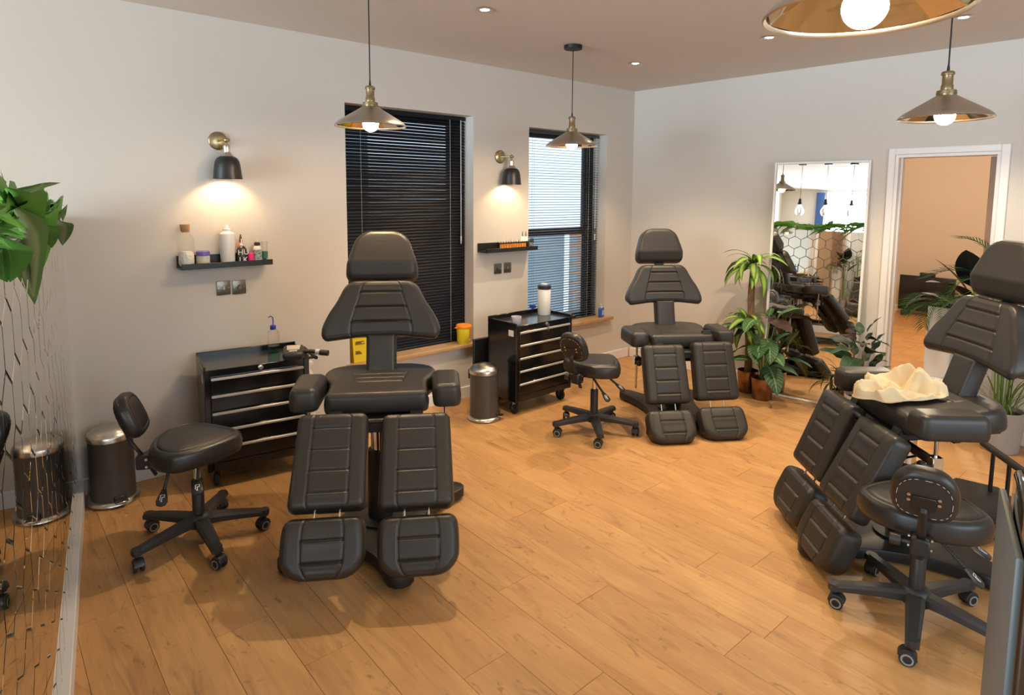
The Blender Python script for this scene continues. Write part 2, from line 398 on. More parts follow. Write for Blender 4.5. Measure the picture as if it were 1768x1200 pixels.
# back room shell
g = G(); g.box(10.1, 10.25, -1.0, 5.2, 0, ZC); g.box(5.3, 10.1, 4.5, 4.65, 0, ZC); g.box(5.45, 10.1, .2, .35, 0, ZC)
struct(g.build('wall_back_room', BACKP, smooth=False))
g = G(); g.box(10.08, 10.1, .35, 4.5, 0, .10, .003, 1); struct(g.build('baseboard_back_room', TRIMP, smooth=False))
bl = bpy.data.lights.new('back_room_lamp', 'POINT'); bl.energy = 95; bl.color = (1, .80, .58); bl.shadow_soft_size = .15
o = bpy.data.objects.new('back_room_lamp', bl); C.objects.link(o); o.location = (7.6, 2.2, 2.45)

# ------------------------------------------------------------------ windows with venetian blinds
def sash_window(n, q, name_pane):
    x0, x1, z0, z1 = q; y0, y1 = YW+.175, YW+.225; zm = z0 + (z1-z0)*.485
    g = G()
    g.box(x0, x0+.05, y0, y1, z0, z1); g.box(x1-.05, x1, y0, y1, z0, z1); g.box(x0+.05, x1-.05, y0, y1, z0, z0+.06); g.box(x0+.05, x1-.05, y0, y1, z1-.06, z1)
    f = struct(g.build('window_%d' % n, FRAMEB, smooth=False))
    G().box(x0+.05, x1-.05, y0-.03, y1, zm-.03, zm+.03, .004, 1).build('meeting_rail', FRAMEB, f)
    g = G(); g.box(x1-.10, x1-.05, y0+.005, y1-.005, z0+.06, zm-.03); g.box(x1-.10, x1-.05, y0+.02, y1+.015, zm+.03, z1-.06); g.build('sash_stile', FRAMEB, f, smooth=False)
    for a, b_ in ((z0+.06, zm-.03), (zm+.03, z1-.06)): G().box(x0+.05, x1-.10, y1-.022, y1-.016, a, b_).build('pane', PANE, f, smooth=False)
    return f
sash_window(1, W1, 'a'); sash_window(2, W2, 'b')
def blind(q, tilt, pitch, m, label, wand):
    x0, x1, z0, z1 = q; w_ = x1-x0-.02; yb = YW+.105
    t = thing('venetian_blind', label, 'blind', (x0+x1)/2, yb, z1, group=None)
    G().box(-w_/2, w_/2, -.0135, .0135, -.032, -.004, .003, 1).build('headrail', m, t)
    # a slightly crowned slat, 25 mm deep
    sg = G(); N = 6; vs = []; fs = []
    for s_ in (0, 1):
        for i in range(N+1):
            y = -.0125 + .025*i/N; z = .0022*(1-(y/.0125)**2) - (.0006 if s_ else 0)
            vs += [(-w_/2+.002, y, z), (w_/2-.002, y, z)]
    for i in range(N):
        a = 2*i; fs.append((a, a+1, a+3, a+2)); b_ = 2*(N+1)+a; fs.append((b_, b_+2, b_+3, b_+1))
    o2 = 2*(N+1); fs += [(0, o2, o2+1, 1), (2*N, 2*N+1, o2+2*N+1, o2+2*N)]
    sg.add(vs, fs); sme = sg.mesh('slat', m)
    n = int((z1-z0-.075)/pitch); zb = -.05
    for i in range(n):
        o = put('slat', sme, t); o.location = (0, 0, zb - i*pitch); o.rotation_euler = (tilt + rng.uniform(-.03, .03) + (rng.uniform(-.22, .05) if tilt > .9 and i < 20 else 0), rng.uniform(-.0012, .0012), 0)
    zl = zb - n*pitch
    G().box(-w_/2, w_/2, -.011, .011, zl-.012, zl+.004, .002, 1).build('bottom_rail', m, t)
    for fx in (-.36, .36):
        for dy in (-.0137, .0137):
            g = G(); g.tube([(fx*w_, dy, -.03), (fx*w_, dy, zl)], .0009, 5); g.build('ladder_cord', CORDW if fx > 0 or tilt > .9 else m, t)
    g = G(); g.tube([(w_/2-.05, -.02, -.03), (w_/2-.052, -.022, -.95 if wand else -.9)], .0035, 6); wd = g.build('tilt_wand', mat('wand_clear', (.55, .55, .56), .2), t)
    G().cyl((w_/2-.052, -.022, -.95), (w_/2-.052, -.022, -1.01), .006, .004, 8).build('wand_grip', WHITEP, wd)
    return t
blind(W1, 1.16, .0236, SLATB, 'tall black venetian blind with closed slats behind the nearest treatment chair', True)
blind(W2, .16, .0236, SLATG, 'dark venetian blind with open slats over the bright window near the corner', False)
def sill(q, ext0, ext1):
    g = G(); g.box(q[0]-ext0, q[1]+ext1, YW-.055, YW-.001, q[2]-.014, q[2]+.016, .004, 2); g.box(q[0]+.001, q[1]-.001, YW-.003, YW+.172, q[2]+.001, q[2]+.0155); return g
for n, (q, a, b_) in enumerate(((W1, .03, .06), (W2, .03, .09))):
    struct(sill(q, a, b_).build('window_sill', SILLW))
# outside: the neighbour's pale wall and a brick pier beyond the second window
g = G(); g.box(-1, 7.05, 6.9, 7.2, -1, 1.12); g.box(1.0, 3.5, 6.6, 6.9, -1, 4.5); struct(g.build('wall_neighbour', RENDERW, smooth=False))
bo = None
nb = thing('brick_pier', 'orange brick pier outside the bright window, seen through open slats', 'pier', 7.16, 6.75, -1.1)
br = G().box(-.105, .105, -.05, .05, 0, .065, .003, 1).mesh('brick', BRICKO)
for i in range(30): 
    o = put('brick', br, nb); o.location = (.11 if i % 2 else .0, 0, i*.075)
    o = put('brick', br, nb); o.location = (.33 if i % 2 else .22, 0, i*.075)
g = G(); g.box(-.1, .44, -.04, .05, -.02, 2.24); g.build('mortar_core', RENDERW, nb, smooth=False)

# ------------------------------------------------------------------ mirrored half wall on the left
PN = 1/math.hypot(1, .137)
PT = Vector((.137*PN, PN, 0)); PNn = Vector((PN, -.137*PN, 0))     # along the wall (away from camera) and out of the mirror face
P0 = Vector((.35, 4.0, 0)) - PT*3.2
MP = Matrix(((PT.x, PNn.x, 0, P0.x), (PT.y, PNn.y, 0, P0.y), (0, 0, 1, 0), (0, 0, 0, 1)))   # (s along, n out of face, z)
PZ = 1.525; LP = 3.17
g = G(); g.box(0, LP, -.09, -.004, 0, PZ, M=MP)
part_wall = struct(g.build('wall_partition', PAINT, smooth=False))
g = G(); g.box(0, LP, -.004, .028, 0, .10, .003, 1, M=MP); struct(g.build('baseboard_partition', TRIMP, smooth=False))
HW = .168; HR = HW/math.sqrt(3); Z0, Z1 = .102, PZ-.002
def clip(poly, ax, lim, keep_less):
    out = []
    for i in range(len(poly)):
        a, b_ = poly[i-1], poly[i]
        ina = (a[ax] <= lim) == keep_less or a[ax] == lim; inb = (b_[ax] <= lim) == keep_less or b_[ax] == lim
        if ina != inb:
            t = (lim-a[ax])/(b_[ax]-a[ax]); out.append((a[0]+(b_[0]-a[0])*t, a[1]+(b_[1]-a[1])*t))
        if inb: out.append(b_)
    return out
G().box(0, LP, -.0038, -.0005, .101, PZ-.001, M=MP).build('tile_backing', mat('tile_joint_silver', (.11, .115, .11), .35, .7), part_wall, smooth=False)
MEDGE = mat('mirror_cut_edge', (.20, .215, .205), .3, .5)
tile_cache = {}
row = 0; zc = Z1 - HR*.55
while zc > Z0 - HR:
    off = HW/2 if row % 2 else 0
    k = 0
    while True:
        s_ = off + k*HW
        if s_ - HW/2 > LP: break
        hexa = [(HR*math.cos(PI/6+i*PI/3)*.972, HR*math.sin(PI/6+i*PI/3)*.972) for i in range(6)]
        pl = clip(clip(clip(clip(hexa, 1, Z1-zc, True), 1, Z0-zc, False), 0, LP-s_, True), 0, -s_, False)
        k += 1
        if len(pl) < 3: continue
        key = tuple((round(a, 4), round(b_, 4)) for a, b_ in pl)
        if key not in tile_cache:
            n = len(pl); cx = sum(p[0] for p in pl)/n; cz = sum(p[1] for p in pl)/n
            ins = []
            for a, b_ in pl:
                d = Vector((cx-a, cz-b_)); L_ = d.length; d = d/max(L_, 1e-6)*min(.0030, L_*.4); ins.append((a+d.x, b_+d.y))
            vs = [(a, -.003, b_) for a, b_ in pl] + [(a, .0032, b_) for a, b_ in pl] + [(a, .0042, b_) for a, b_ in ins]
            fs = []
            for r_ in range(2):
                for i in range(n): j = (i+1) % n; fs.append((r_*n+i, r_*n+j, (r_+1)*n+j, (r_+1)*n+i)[::-1])
            fs.append(tuple(2*n+i for i in range(n))[::-1])
            me_ = G().add(vs, fs).mesh('mirror_tile', MIRBEV, smooth=False); me_.materials.append(MEDGE)
            for p_ in me_.polygons[:n]: p_.material_index = 1
            tile_cache[key] = me_
        put('mirror_tile', tile_cache[key], part_wall, MP @ Matrix.Translation((s_, 0, zc)))
    row += 1; zc -= HR*1.5
g = G()
for a, b_, c_, d in ((-.24, -.225, PZ-.16, PZ-.004), (-.105, -.09, PZ-.16, PZ+.002)): g.box(.01, LP, a, b_, c_, d, M=MP)
g.box(.01, LP, -.225, -.105, PZ-.16, PZ-.145, M=MP)
trough = g.build('planter_trough', TRIMP, part_wall, smooth=False)
G().box(.012, LP, -.224, -.106, PZ-.145, PZ-.012, M=MP).build('soil', SOIL, trough, smooth=False)

# ------------------------------------------------------------------ upholstery
def rounded(wf, L, R0, R1):
    """Half width wf(v) over a length L with corner radius R0 at the start and R1 at the end."""
    def f(v):
        e0, e1 = v*L, (1-v)*L; x = wf(v)
        if e0 < R0: x -= R0 - math.sqrt(max(0, R0*R0-(R0-e0)**2))
        if e1 < R1: x -= R1 - math.sqrt(max(0, R1*R1-(R1-e1)**2))
        return x
    return f
def cushion(name, wl, wr, y0, L, t, r, m, us=(), hs=(), hspan=(0, 1), vspan=(0, 1), puff=.004, gd=.006, extra=None, dens=1.0, edge_seam=True):
    """Padded cushion lying in xy (y0..y0+L), top at z=0, underside at z=-t. us: stitched lines at width fractions,
    hs: stitched cross lines at length fractions between hspan."""
    def samples(n, cl, lo, hi, dim):
        s = set(np.linspace(0, 1, n).tolist())
        for d in (.002, .005, .010, .016, .024, .034, .048): 
            if d < .45*dim: s.add(d/dim); s.add(1-d/dim)
        for c in cl:
            for d in (-.012, -.007, -.0035, 0, .0035, .007, .012): s.add(min(1, max(0, c+d/dim)))
        out = []
        for x in sorted(s):
            if not out or x-out[-1] > .0008: out.append(x)
        out[-1] = 1.0; return np.array(out)
    V = samples(int(18*dens), hs, 0, 1, L); wm = 2*max(wl(.5), wr(.5))
    U = samples(int(16*dens), us, 0, 1, wm)
    nv, nu = len(V), len(U)
    X = np.zeros((nv, nu)); Y = np.zeros((nv, nu)); 
    for i, v in enumerate(V):
        a, b_ = -wl(v), wr(v); X[i] = a + (b_-a)*U; Y[i] = y0 + v*L
    ring = [(0, j) for j in range(nu)] + [(i, nu-1) for i in range(1, nv)] + [(nv-1, j) for j in range(nu-2, -1, -1)] + [(i, 0) for i in range(nv-2, 0, -1)]
    B = np.array([(X[i, j], Y[i, j]) for i, j in ring])
    P = np.stack([X.ravel(), Y.ravel()], 1); A = B; D_ = np.roll(B, -1, 0) - B; l2 = (D_**2).sum(1)+1e-12
    tt = np.clip(((P[:, None, :]-A[None])*D_[None]).sum(2)/l2[None], 0, 1)
    dist = np.sqrt((((A[None]+tt[..., None]*D_[None])-P[:, None, :])**2).sum(2)).min(1).reshape(nv, nu)
    dd = np.clip(dist, 0, r); Z = -r + np.sqrt(np.maximum(0, r*r-(r-dd)**2))
    Z += puff*(1-np.exp(-dist/.03))
    if edge_seam: Z -= .0022*np.exp(-((dist-r*.55)/.0022)**2)
    wd = (X[:, -1]-X[:, 0])[:, None]
    vv = V[:, None]*np.ones((1, nu)); uu = np.ones((nv, 1))*U[None]
    for u in us:
        on = ((vv >= vspan[0]) & (vv <= vspan[1])).astype(float)
        Z -= on*gd*.75*np.exp(-((uu-u)*wd/.0045)**2)
    for h in hs:
        on = ((uu >= hspan[0]) & (uu <= hspan[1])).astype(float)
        Z -= on*gd*np.exp(-((vv-h)*L/.005)**2) - on*gd*.55*np.exp(-(((vv-h)*L-.013)/.007)**2)
    if extra is not None: X, Y, Z = extra(X, Y, Z, dist)
    vs = [(float(a), float(b_), float(c)) for a, b_, c in zip(X.ravel(), Y.ravel(), Z.ravel())]
    fs = [(i*nu+j, i*nu+j+1, (i+1)*nu+j+1, (i+1)*nu+j) for i in range(nv-1) for j in range(nu-1)]
    rid = [i*nu+j for i, j in ring]; n = len(rid); cx, cy = B.mean(0)
    prev = rid
    # outward offset of the border for a slightly bulging side
    nxt = np.roll(B, -1, 0); prv = np.roll(B, 1, 0); tg = nxt-prv; tg /= (np.linalg.norm(tg, axis=1)[:, None]+1e-9); nr = np.stack([tg[:, 1], -tg[:, 0]], 1)
    zb = Z.ravel()[rid]
    for f, off in ((.35, .003), (.75, .002), (.93, -.002), (1.0, -.012)):
        base = len(vs)
        for q in range(n):
            vs.append((float(B[q, 0]+nr[q, 0]*off), float(B[q, 1]+nr[q, 1]*off), float(zb[q] + (-t-zb[q])*f)))
        cur = list(range(base, base+n))
        for q in range(n):
            q2 = (q+1) % n; fs.append((prev[q], cur[q], cur[q2], prev[q2]))
        prev = cur
    fs.append(tuple(prev[::-1]))
    me = bpy.data.meshes.new(name); me.from_pydata(vs, [], fs); me.update()
    me.polygons.foreach_set('use_smooth', [True]*len(me.polygons)); me.set_sharp_from_angle(angle=1.2)
    me.materials.append(m); return me

def lerp(a, b_, t): return a + (b_-a)*t
def poly_w(pts):
    """Half width from (v, w) pairs, smooth (Catmull-Rom)."""
    def f(v):
        i = 0
        while i < len(pts)-2 and v > pts[i+1][0]: i += 1
        (v0, w0), (v1, w1) = pts[i], pts[i+1]; t = min(1, max(0, (v-v0)/(v1-v0)))
        wp = pts[i-1] if i > 0 else pts[i]; wn = pts[i+2] if i+2 < len(pts) else pts[i+1]
        m0 = (w1-wp[1])/(v1-wp[0]+1e-9)*(v1-v0); m1 = (wn[1]-w0)/(wn[0]-v0+1e-9)*(v1-v0)
        t2, t3 = t*t, t*t*t
        return (2*t3-3*t2+1)*w0 + (t3-2*t2+t)*m0 + (-2*t3+3*t2)*w1 + (t3-t2)*m1
    return f

# treatment chair cushions (shared by the three chairs)
W0, W1_, PLN = .296, .312, .405
lp_w = rounded(lambda v: lerp(W0/2, W1_/2, v), PLN, .03, .03)
LEGPAD = cushion('leg_rest', lp_w, lp_w, 0, PLN, .085, .026, LEATH, us=(.235, .765), hs=(.17, .40, .62, .84), hspan=(.235, .765))
FLN = .225
ft_w = rounded(poly_w([(0, .153), (.25, .162), (.6, .163), (1, .155)]), FLN, .032, .085)
FOOTPAD = cushion('foot_rest', ft_w, ft_w, 0, FLN, .095, .030, LEATH, us=(.25, .75), hs=(.36, .72), hspan=(.25, .75))
bk = poly_w([(0, .300), (.18, .297), (.40, .268), (.62, .228), (.85, .195), (1, .178)])
BLN = .290
bk_r = rounded(bk, BLN, .035, .05)
def wing_curve(X, Y, Z, d):
    # lower edge drops at the wing tips; wings wrap a little forward
    e = np.clip(1-(Y-.182)/.12, 0, 1)
    Yn = Y - .022*e*np.clip((np.abs(X)-.085)/.18, 0, 1)
    return X, Yn, Z + .25*np.clip(np.abs(X)-.15, 0, 1)**1.5*.6
BACKPAD = cushion('backrest', bk_r, bk_r, .182, BLN, .085, .028, LEATH, us=(.24, .76), hs=(.26, .52, .78), hspan=(.24, .76), extra=wing_curve, dens=1.3)
st_w = rounded(lambda v: .074, .205, .012, .004)
STEM = cushion('backrest_stem', st_w, st_w, -.01, .205, .075, .018, LEATH, edge_seam=False)
hd = rounded(poly_w([(0, .187), (.30, .184), (.64, .158), (1, .126)]), .270, .04, .07)
def head_facet(X, Y, Z, d):
    return X, Y, Z - np.clip(.055-Y, 0, 1)*.45 + np.exp(-((Y-.055)/.006)**2)*.001
HEADPAD = cushion('headrest', hd, hd, -.032, .270, .105, .028, LEATH, extra=head_facet, dens=1.3)
se = rounded(poly_w([(0, .185), (.14, .262), (.36, .276), (.50, .250), (.62, .232), (1, .236)]), .52, .06, .035)
SEAT = cushion('seat', se, se, -.20, .46, .095, .026, LEATH, us=(.26, .74), hs=(.40, .52, .64), hspan=(.26, .74), vspan=(.33, .70), gd=.0035, dens=1.5)
ar = rounded(lambda v: .069 - .007*v, .28, .035, .035)
ARM = cushion('armrest', ar, ar, -.14, .28, .105, .028, LEATH)

def base_outline(a, b_, lobe, waist):
    """Butterfly base plate: four rounded lobes at (+-a, +-b_) joined by concave sides."""
    pts = []
    for (sx, sy) in ((1, 1), (-1, 1), (-1, -1), (1, -1)):
        c = Vector((sx*a, sy*b_)); ang = math.atan2(sy*b_, sx*a)
        for k in range(7):
            q = ang - PI*.5 + PI*k/6; pts.append((c.x+lobe*math.cos(q), c.y+lobe*math.sin(q)))
        # concave run to the next lobe
        nx, ny = {(1, 1): (-1, 1), (-1, 1): (-1, -1), (-1, -1): (1, -1), (1, -1): (1, 1)}[(sx, sy)]
        p = Vector(pts[-1]); n2 = Vector((nx*a, ny*b_)); an2 = math.atan2(ny*b_, nx*a) - PI*.5
        e = Vector((n2.x+lobe*math.cos(an2), n2.y+lobe*math.sin(an2)))
        mid = (p+e)/2; mid = mid*(waist)
        for k in range(1, 8):
            t = k/8; q = p*(1-t)**2 + mid*2*t*(1-t) + e*t*t; pts.append((q.x, q.y))
    return pts
BASE = G().prism(base_outline(.25, .39, .062, .30), .018, .066, .008).mesh('base_plate', BMET)
FOOT = G().lathe([(.022, 0), (.026, .004), (.026, .012), (.02, .019)], n=14).mesh('levelling_foot', RUBB)
COL = G().lathe([(.115, 0), (.115, .012), (.06, .02), (.06, .34), (.055, .355)], n=28).mesh('column_cover', BMET)
RAM = G().lathe([(.042, 0), (.042, .5)], n=24).mesh('ram', CHROME)
_g = G(); _g.box(-.17, .17, -.20, .33, -.045, 0, .006, 1); _g.box(-.20, .20, .30, .335, -.05, -.005, .004, 1); _g.box(-.06, .06, -.24, -.18, -.05, .05, .006, 1)
_g.box(-.24, .24, .02, .055, -.04, -.01, .004, 1)
FRAME = _g.mesh('seat_frame', BMET)
_g = G(); _g.lathe([(.008, 0), (.008, .33)], n=12); ROD = _g.mesh('armrest_post', CHROME)
_g = G(); _g.box(-.022, .022, -.022, .022, -.03, .03, .003, 1); CLAMP = _g.mesh('clamp_block', CHROME)
_g = G(); _g.lathe([(.006, 0), (.006, .022), (.020, .024), (.022, .036), (.018, .044), (.008, .047)], n=12); KNOB = _g.mesh('clamp_knob', BPLA)
_g = G(); _g.tube([(-.05, 0, 0), (-.05, .12, 0)], .005, 8); _g.tube([(.05, 0, 0), (.05, .12, 0)], .005, 8); RODS = _g.mesh('foot_rest_rods', CHROME)
_g = G(); _g.box(-.05, .05, 0, .40, -.025, 0, .003, 1); _g.box(-.03, .03, -.09, .02, -.03, -.002, .003, 1); PADBR = _g.mesh('leg_rest_bracket', BMET)
_g = G()
for sx in (-.045, .045):
    _g.tube([(sx, 0, 0), (sx, .10, .015), (sx, .22, 0)], .006, 8)
for k in range(6): _g.box(-.055, .055, .03+k*.03, .037+k*.03, -.006, .012)
RATCH = _g.mesh('ratchet_frame', CHROME)
_g = G(); _g.tube([(0, 0, 0), (.05, .01, -.03), (.11, .02, -.055)], .005, 8); _g.tube([(.10, .018, -.051), (.15, .026, -.073)], .009, 8); HANDLE = _g.mesh('release_handle', BPLA)
EMB = G()
for a, b_, c_, d in ((-.028, .028, .030, .034), (-.028, .028, -.034, -.030), (-.028, -.024, -.030, .030), (.024, .028, -.030, .030), (-.014, -.008, -.018, .018), (-.008, .004, -.018, -.012), (.004, .010, -.018, .018), (.010, .018, .012, .018)):
    EMB.box(a, b_, c_, d, -.001, .0012)
EMB = EMB.mesh('embossed_emblem', LEATH, smooth=False)

def chair(label, cx, cy, th, sz, be, ha, la, lar, fa, far, tau, hq, ho, ld, base_rot, emblem=False, arm_tilt=(0, 0), bar=False, seat_dz=0):
    rz = th - PI/2
    t = thing('treatment_chair', label, 'chair', cx, cy, 0, rz, 'tattoo treatment chairs')
    by = .10
    put('base_plate', BASE, t, T(0, by, 0, base_rot))
    for sx in (-1, 1):
        for sy in (-1, 1):
            p = Vector((sx*.25, sy*.39, 0)); p.rotate(Euler((0, 0, base_rot))); put('levelling_foot', FOOT, t, T(p.x, p.y+by, 0))
    put('column_cover', COL, t, T(0, by, .064)); r = put('ram', RAM, t, T(0, by, .064)); r.scale = (1, 1, (sz-.18-.064)/.5)
    put('seat_frame', FRAME, t, T(0, 0, sz-.10) @ RX(tau)); g2 = put('lift_housing', LIFT, t, T(0, by, sz-.145)); 
    put('seat', SEAT, t, T(0, 0, sz) @ RX(tau))
    # armrests either side
    for k, s in enumerate((-1, 1)):
        a = put('armrest', ARM, t, T(s*.322, .135, sz+.022, -s*arm_tilt[k]*0 + arm_tilt[k]))
        put('armrest_post', ROD, t, T(s*.315, .17, sz+.022-.105-.328))
        cb = put('clamp_block', CLAMP, t, T(s*.315, .17, sz-.20)); put('clamp_knob', KNOB, cb, T(0, .022, -.01) @ RX(-PI/2))
    g2 = put('armrest_cross_rail', XRAIL, t, T(0, .17, sz-.20))
    # back: x flipped so that the cushion's top faces forward
    c, s = math.cos(be), math.sin(be)
    MB = Matrix(((-1, 0, 0, 0), (0, -s, c, -.065), (0, c, s, sz), (0, 0, 0, 1)))
    put('backrest_stem', STEM, t, MB @ T(0, 0, -.004)); put('backrest', BACKPAD, t, MB)
    put('ratchet_frame', RATCH, t, MB @ T(0, .02, -.095))
    q = .516+hq; o_ = -.011+ho
    hy, hz = -.065 - q*s + o_*c, sz + q*c + o_*s
    c2, s2 = math.cos(ha), math.sin(ha)
    MH = Matrix(((-1, 0, 0, 0), (0, -s2, c2, hy), (0, c2, s2, hz), (0, 0, 0, 1)))
    hp = put('headrest', HEADPAD, t, MH)
    if emblem: put('embossed_emblem', EMB, hp, T(0, .142, .0035))
    put('headrest_bracket', HBR, t, MB @ T(0, .41, -.10))
    # legs: hinge line in front of the seat
    ct, st = math.cos(tau), math.sin(tau)
    for sd, l_, f_, dz in ((-1, la, fa, ld), (1, lar, far, 0)):       # -1: occupant's left
        yy, zz = .350, -.040+dz
        hy, hz = yy*ct - zz*st, sz + yy*st + zz*ct
        xo = sd*(.055/2 + .153)
        ML = T(xo, hy, hz) @ RZ(-sd*.028*0) @ RX(-l_)
        p = put('leg_rest', LEGPAD, t, ML)
        put('leg_rest_bracket', PADBR, t, ML @ T(0, 0, -.084))
        e = ML @ Vector((0, .405+.038, 0))
        MF = Matrix.Translation(e) @ RX(-f_) 
        put('foot_rest', FOOTPAD, t, MF @ T(sd*.008, 0, 0))
        put('foot_rest_rods', RODS, t, ML @ T(0, .36, -.05))
    put('release_handle', HANDLE, t, T(-.24, .20, sz-.20)); put('hinge_axle', AXLE, t, T(0, .325, sz-.115))
    return t
LIFT = G().box(-.075, .075, -.10, .10, -.04, .045, .008, 1).mesh('lift_housing', BMET)
XRAIL = G().box(-.315, .315, -.012, .012, -.018, .018, .003, 1).mesh('armrest_cross_rail', BMET)
HBR = G().box(-.035, .035, -.08, .13, -.01, .012, .003, 1).mesh('headrest_bracket', BMET)
AXLE = G().cyl((-.27, 0, 0), (.27, 0, 0), .012, n=12).mesh('hinge_axle', BMET)
A_ = chair('nearest black treatment chair facing the camera between the two tool chests, its headrest embossed', 1.488, 2.72, -2.142, .752, .293, .447, .86, .85, 1.09, 1.09, -.048, .005, -.012, -.015, -.337, emblem=True)
B_ = chair('small distant black treatment chair in the corner beside the potted plants', 3.958, 2.742, -2.157, .658, .244, .262, 1.23, 1.18, .90, .88, -.011, .012, -.012, .012, -.06)
C_ = chair('reclined black treatment chair at the right with a crumpled cream towel on its seat', 3.314, .856, 2.396, .746, .312, .288, 1.12, 1.20, 1.163, 1.164, -.103, -.002, .009, -.009, -.35)
# foot bar standing beside the right-hand chair's base
Mi = C_.matrix_basis.inverted()
g = G(); pa, pb2 = Vector((4.101, .758, 0)), Vector((3.985, .666, 0)); up = Vector((0, 0, .29))
lob = [Vector((3.40, 1.02, 0)), Vector((3.40, .84, 0)), Vector((3.78, .72, 0)), Vector((3.86, .585, 0)), Vector((4.03, .58, 0)), Vector((4.20, .74, 0)), Vector((4.16, .93, 0)), Vector((3.80, 1.0, 0))]
g2 = G(); lc = [Mi @ p for p in lob]; g2.prism([(p.x, p.y) for p in lc], .014, .060, .008); g2.build('foot_bar_plate', BMET, C_)
g.cyl(Mi @ (pa+Vector((0, 0, .055))), Mi @ (pa+up), .010, n=12); g.cyl(Mi @ (pb2+Vector((0, 0, .055))), Mi @ (pb2+up), .010, n=12); g.build('foot_bar_post', BMET, C_)
d = (pa-pb2).normalized(); g = G(); g.tube([Mi @ (pa+up+d*.10), Mi @ (pb2+up-d*.13)], .019, 14); g.build('foot_bar_grip', RUBB, C_)

# ------------------------------------------------------------------ saddle stools
def stool_seat():
    n = 64; pts = []
    for k in range(n):
        a = 2*PI*k/n; cy, sx = math.sin(a), math.cos(a)
        y = .20*cy if cy > 0 else .185*cy
        wv = .5*(1+cy)                        # 0 rear .. 1 nose
        half = .224 - .115*max(0, wv-.35)**1.2*1.9
        pts.append((half*abs(sx)**.82*(1 if sx > 0 else -1), y))
    return pts
def lofted_pad(name, pts, t, r, m, crown=.012):
    """Pad from an outline by inset rings: rounded top edge, a stitched line, a crowned top."""
    n = len(pts); vs = []; fs = []
    def ring(d, z):
        out = []
        for i, p in enumerate(pts):
            a = Vector(pts[i-1]); c_ = Vector(pts[(i+1) % n]); tt = (c_-a).normalized(); out.append((p[0]-tt.y*d, p[1]+tt.x*d, z))
        return out
    prof = [(.02, -t), (.004, -t+.004), (-.002, -t+.02), (-.004, -t*.5), (0, -r)]
    for k in range(1, 7):
        q = k/6*PI/2; prof.append((r*(1-math.cos(q)), -r+r*math.sin(q)))
    prof += [(r+.004, -.0005), (r+.0065, -.003), (r+.009, -.0003)]
    for d, z in prof: vs += ring(d, z)
    base = ring(r+.009, 0); cx = sum(p[0] for p in pts)/n; cy = sum(p[1] for p in pts)/n
    for k in range(1, 8):
        f = 1-k/8.0
        vs += [(cx+(p[0]-cx)*f, cy+(p[1]-cy)*f, crown*(1-f*f)) for p in base]
    R_ = len(vs)//n
    for i in range(R_-1):
        for k in range(n):
            k2 = (k+1) % n; fs.append((i*n+k, i*n+k2, (i+1)*n+k2, (i+1)*n+k))
    vs.append((cx, cy, crown)); fs += [((R_-1)*n+k, (R_-1)*n+(k+1) % n, len(vs)-1) for k in range(n)]
    fs.append(tuple(range(n-1, -1, -1)))
    g = G(); g.add(vs, fs); return g.mesh(name, m, ang=1.3)
SSEAT = lofted_pad('seat', stool_seat(), .088, .026, LEATH2)
bp_ = []
for k in range(40):
    a = 2*PI*k/40; cx, sy = math.cos(a), math.sin(a)
    bp_.append((.100*abs(cx)**.62*(1 if cx > 0 else -1)*(1 - .22*max(0, sy)), .100*abs(sy)**.62*(1 if sy > 0 else -1)))
SBACK = lofted_pad('backrest', bp_, .062, .022, LEATH2, .006)
_bi = [(x*.84, y*.80) for x, y in bp_]
SBPLATE = G().prism(_bi, -.0665, -.0615, .002).mesh('backrest_back_panel', mat('back_panel_vinyl', (.02, .017, .015), .6, bump=(300, .15, .001)))
_g = G()
for k in range(0, 40, 2):
    x, y = _bi[k]; x2, y2 = _bi[(k+1) % 40]; _g.tube([(x*.98, y*.98, -.0672), (x2*.98, y2*.98, -.0672)], .0011, 5)
SSTITCH = _g.mesh('stitching', mat('pale_thread', (.45, .42, .38), .8))
SSCREW = G().lathe([(.006, -.0715), (.006, -.068), (.004, -.066)], n=10).mesh('screw', STEEL)
_g = G(); _g.box(-.035, .035, -.025, .03, -.074, -.066, .002, 1); SMOUNT = _g.mesh('backrest_mount', BMET)
BARP = [(0, -.262, .60), (0, -.285, .56), (0, -.262, .50), (0, -.225, .44), (0, -.20, .395), (0, -.17, .335)]
_g = G(); _g.tube([Vector(p) for p in BARP], .014, 10, flat=.55); SBAR = _g.mesh('backrest_bar', BMET)
_g = G(); _g.box(-.030, .030, -.245, -.175, .375, .44, .006, 1); _g.box(-.022, .022, -.19, .10, .405, .425, .003, 1); _g.box(-.09, .09, -.08, .10, .392, .41, .004, 1); SBRK = _g.mesh('tilt_mechanism', BMET)
_g = G(); _g.tube([(-.03, -.21, .405), (-.062, -.21, .405)], .007, 8); _g.tube([(-.06, -.21, .405), (-.095, -.21, .405)], .021, 10); SKNOB = _g.mesh('tension_knob', BPLA)
_g = G()
for x in (-.033, .031):
    for z in (.39, .425): _g.tube([(x, -.20, z), (x+.006*(1 if x > 0 else -1), -.20, z)], .006, 8)
SBOLT = _g.mesh('bolts', STEEL)
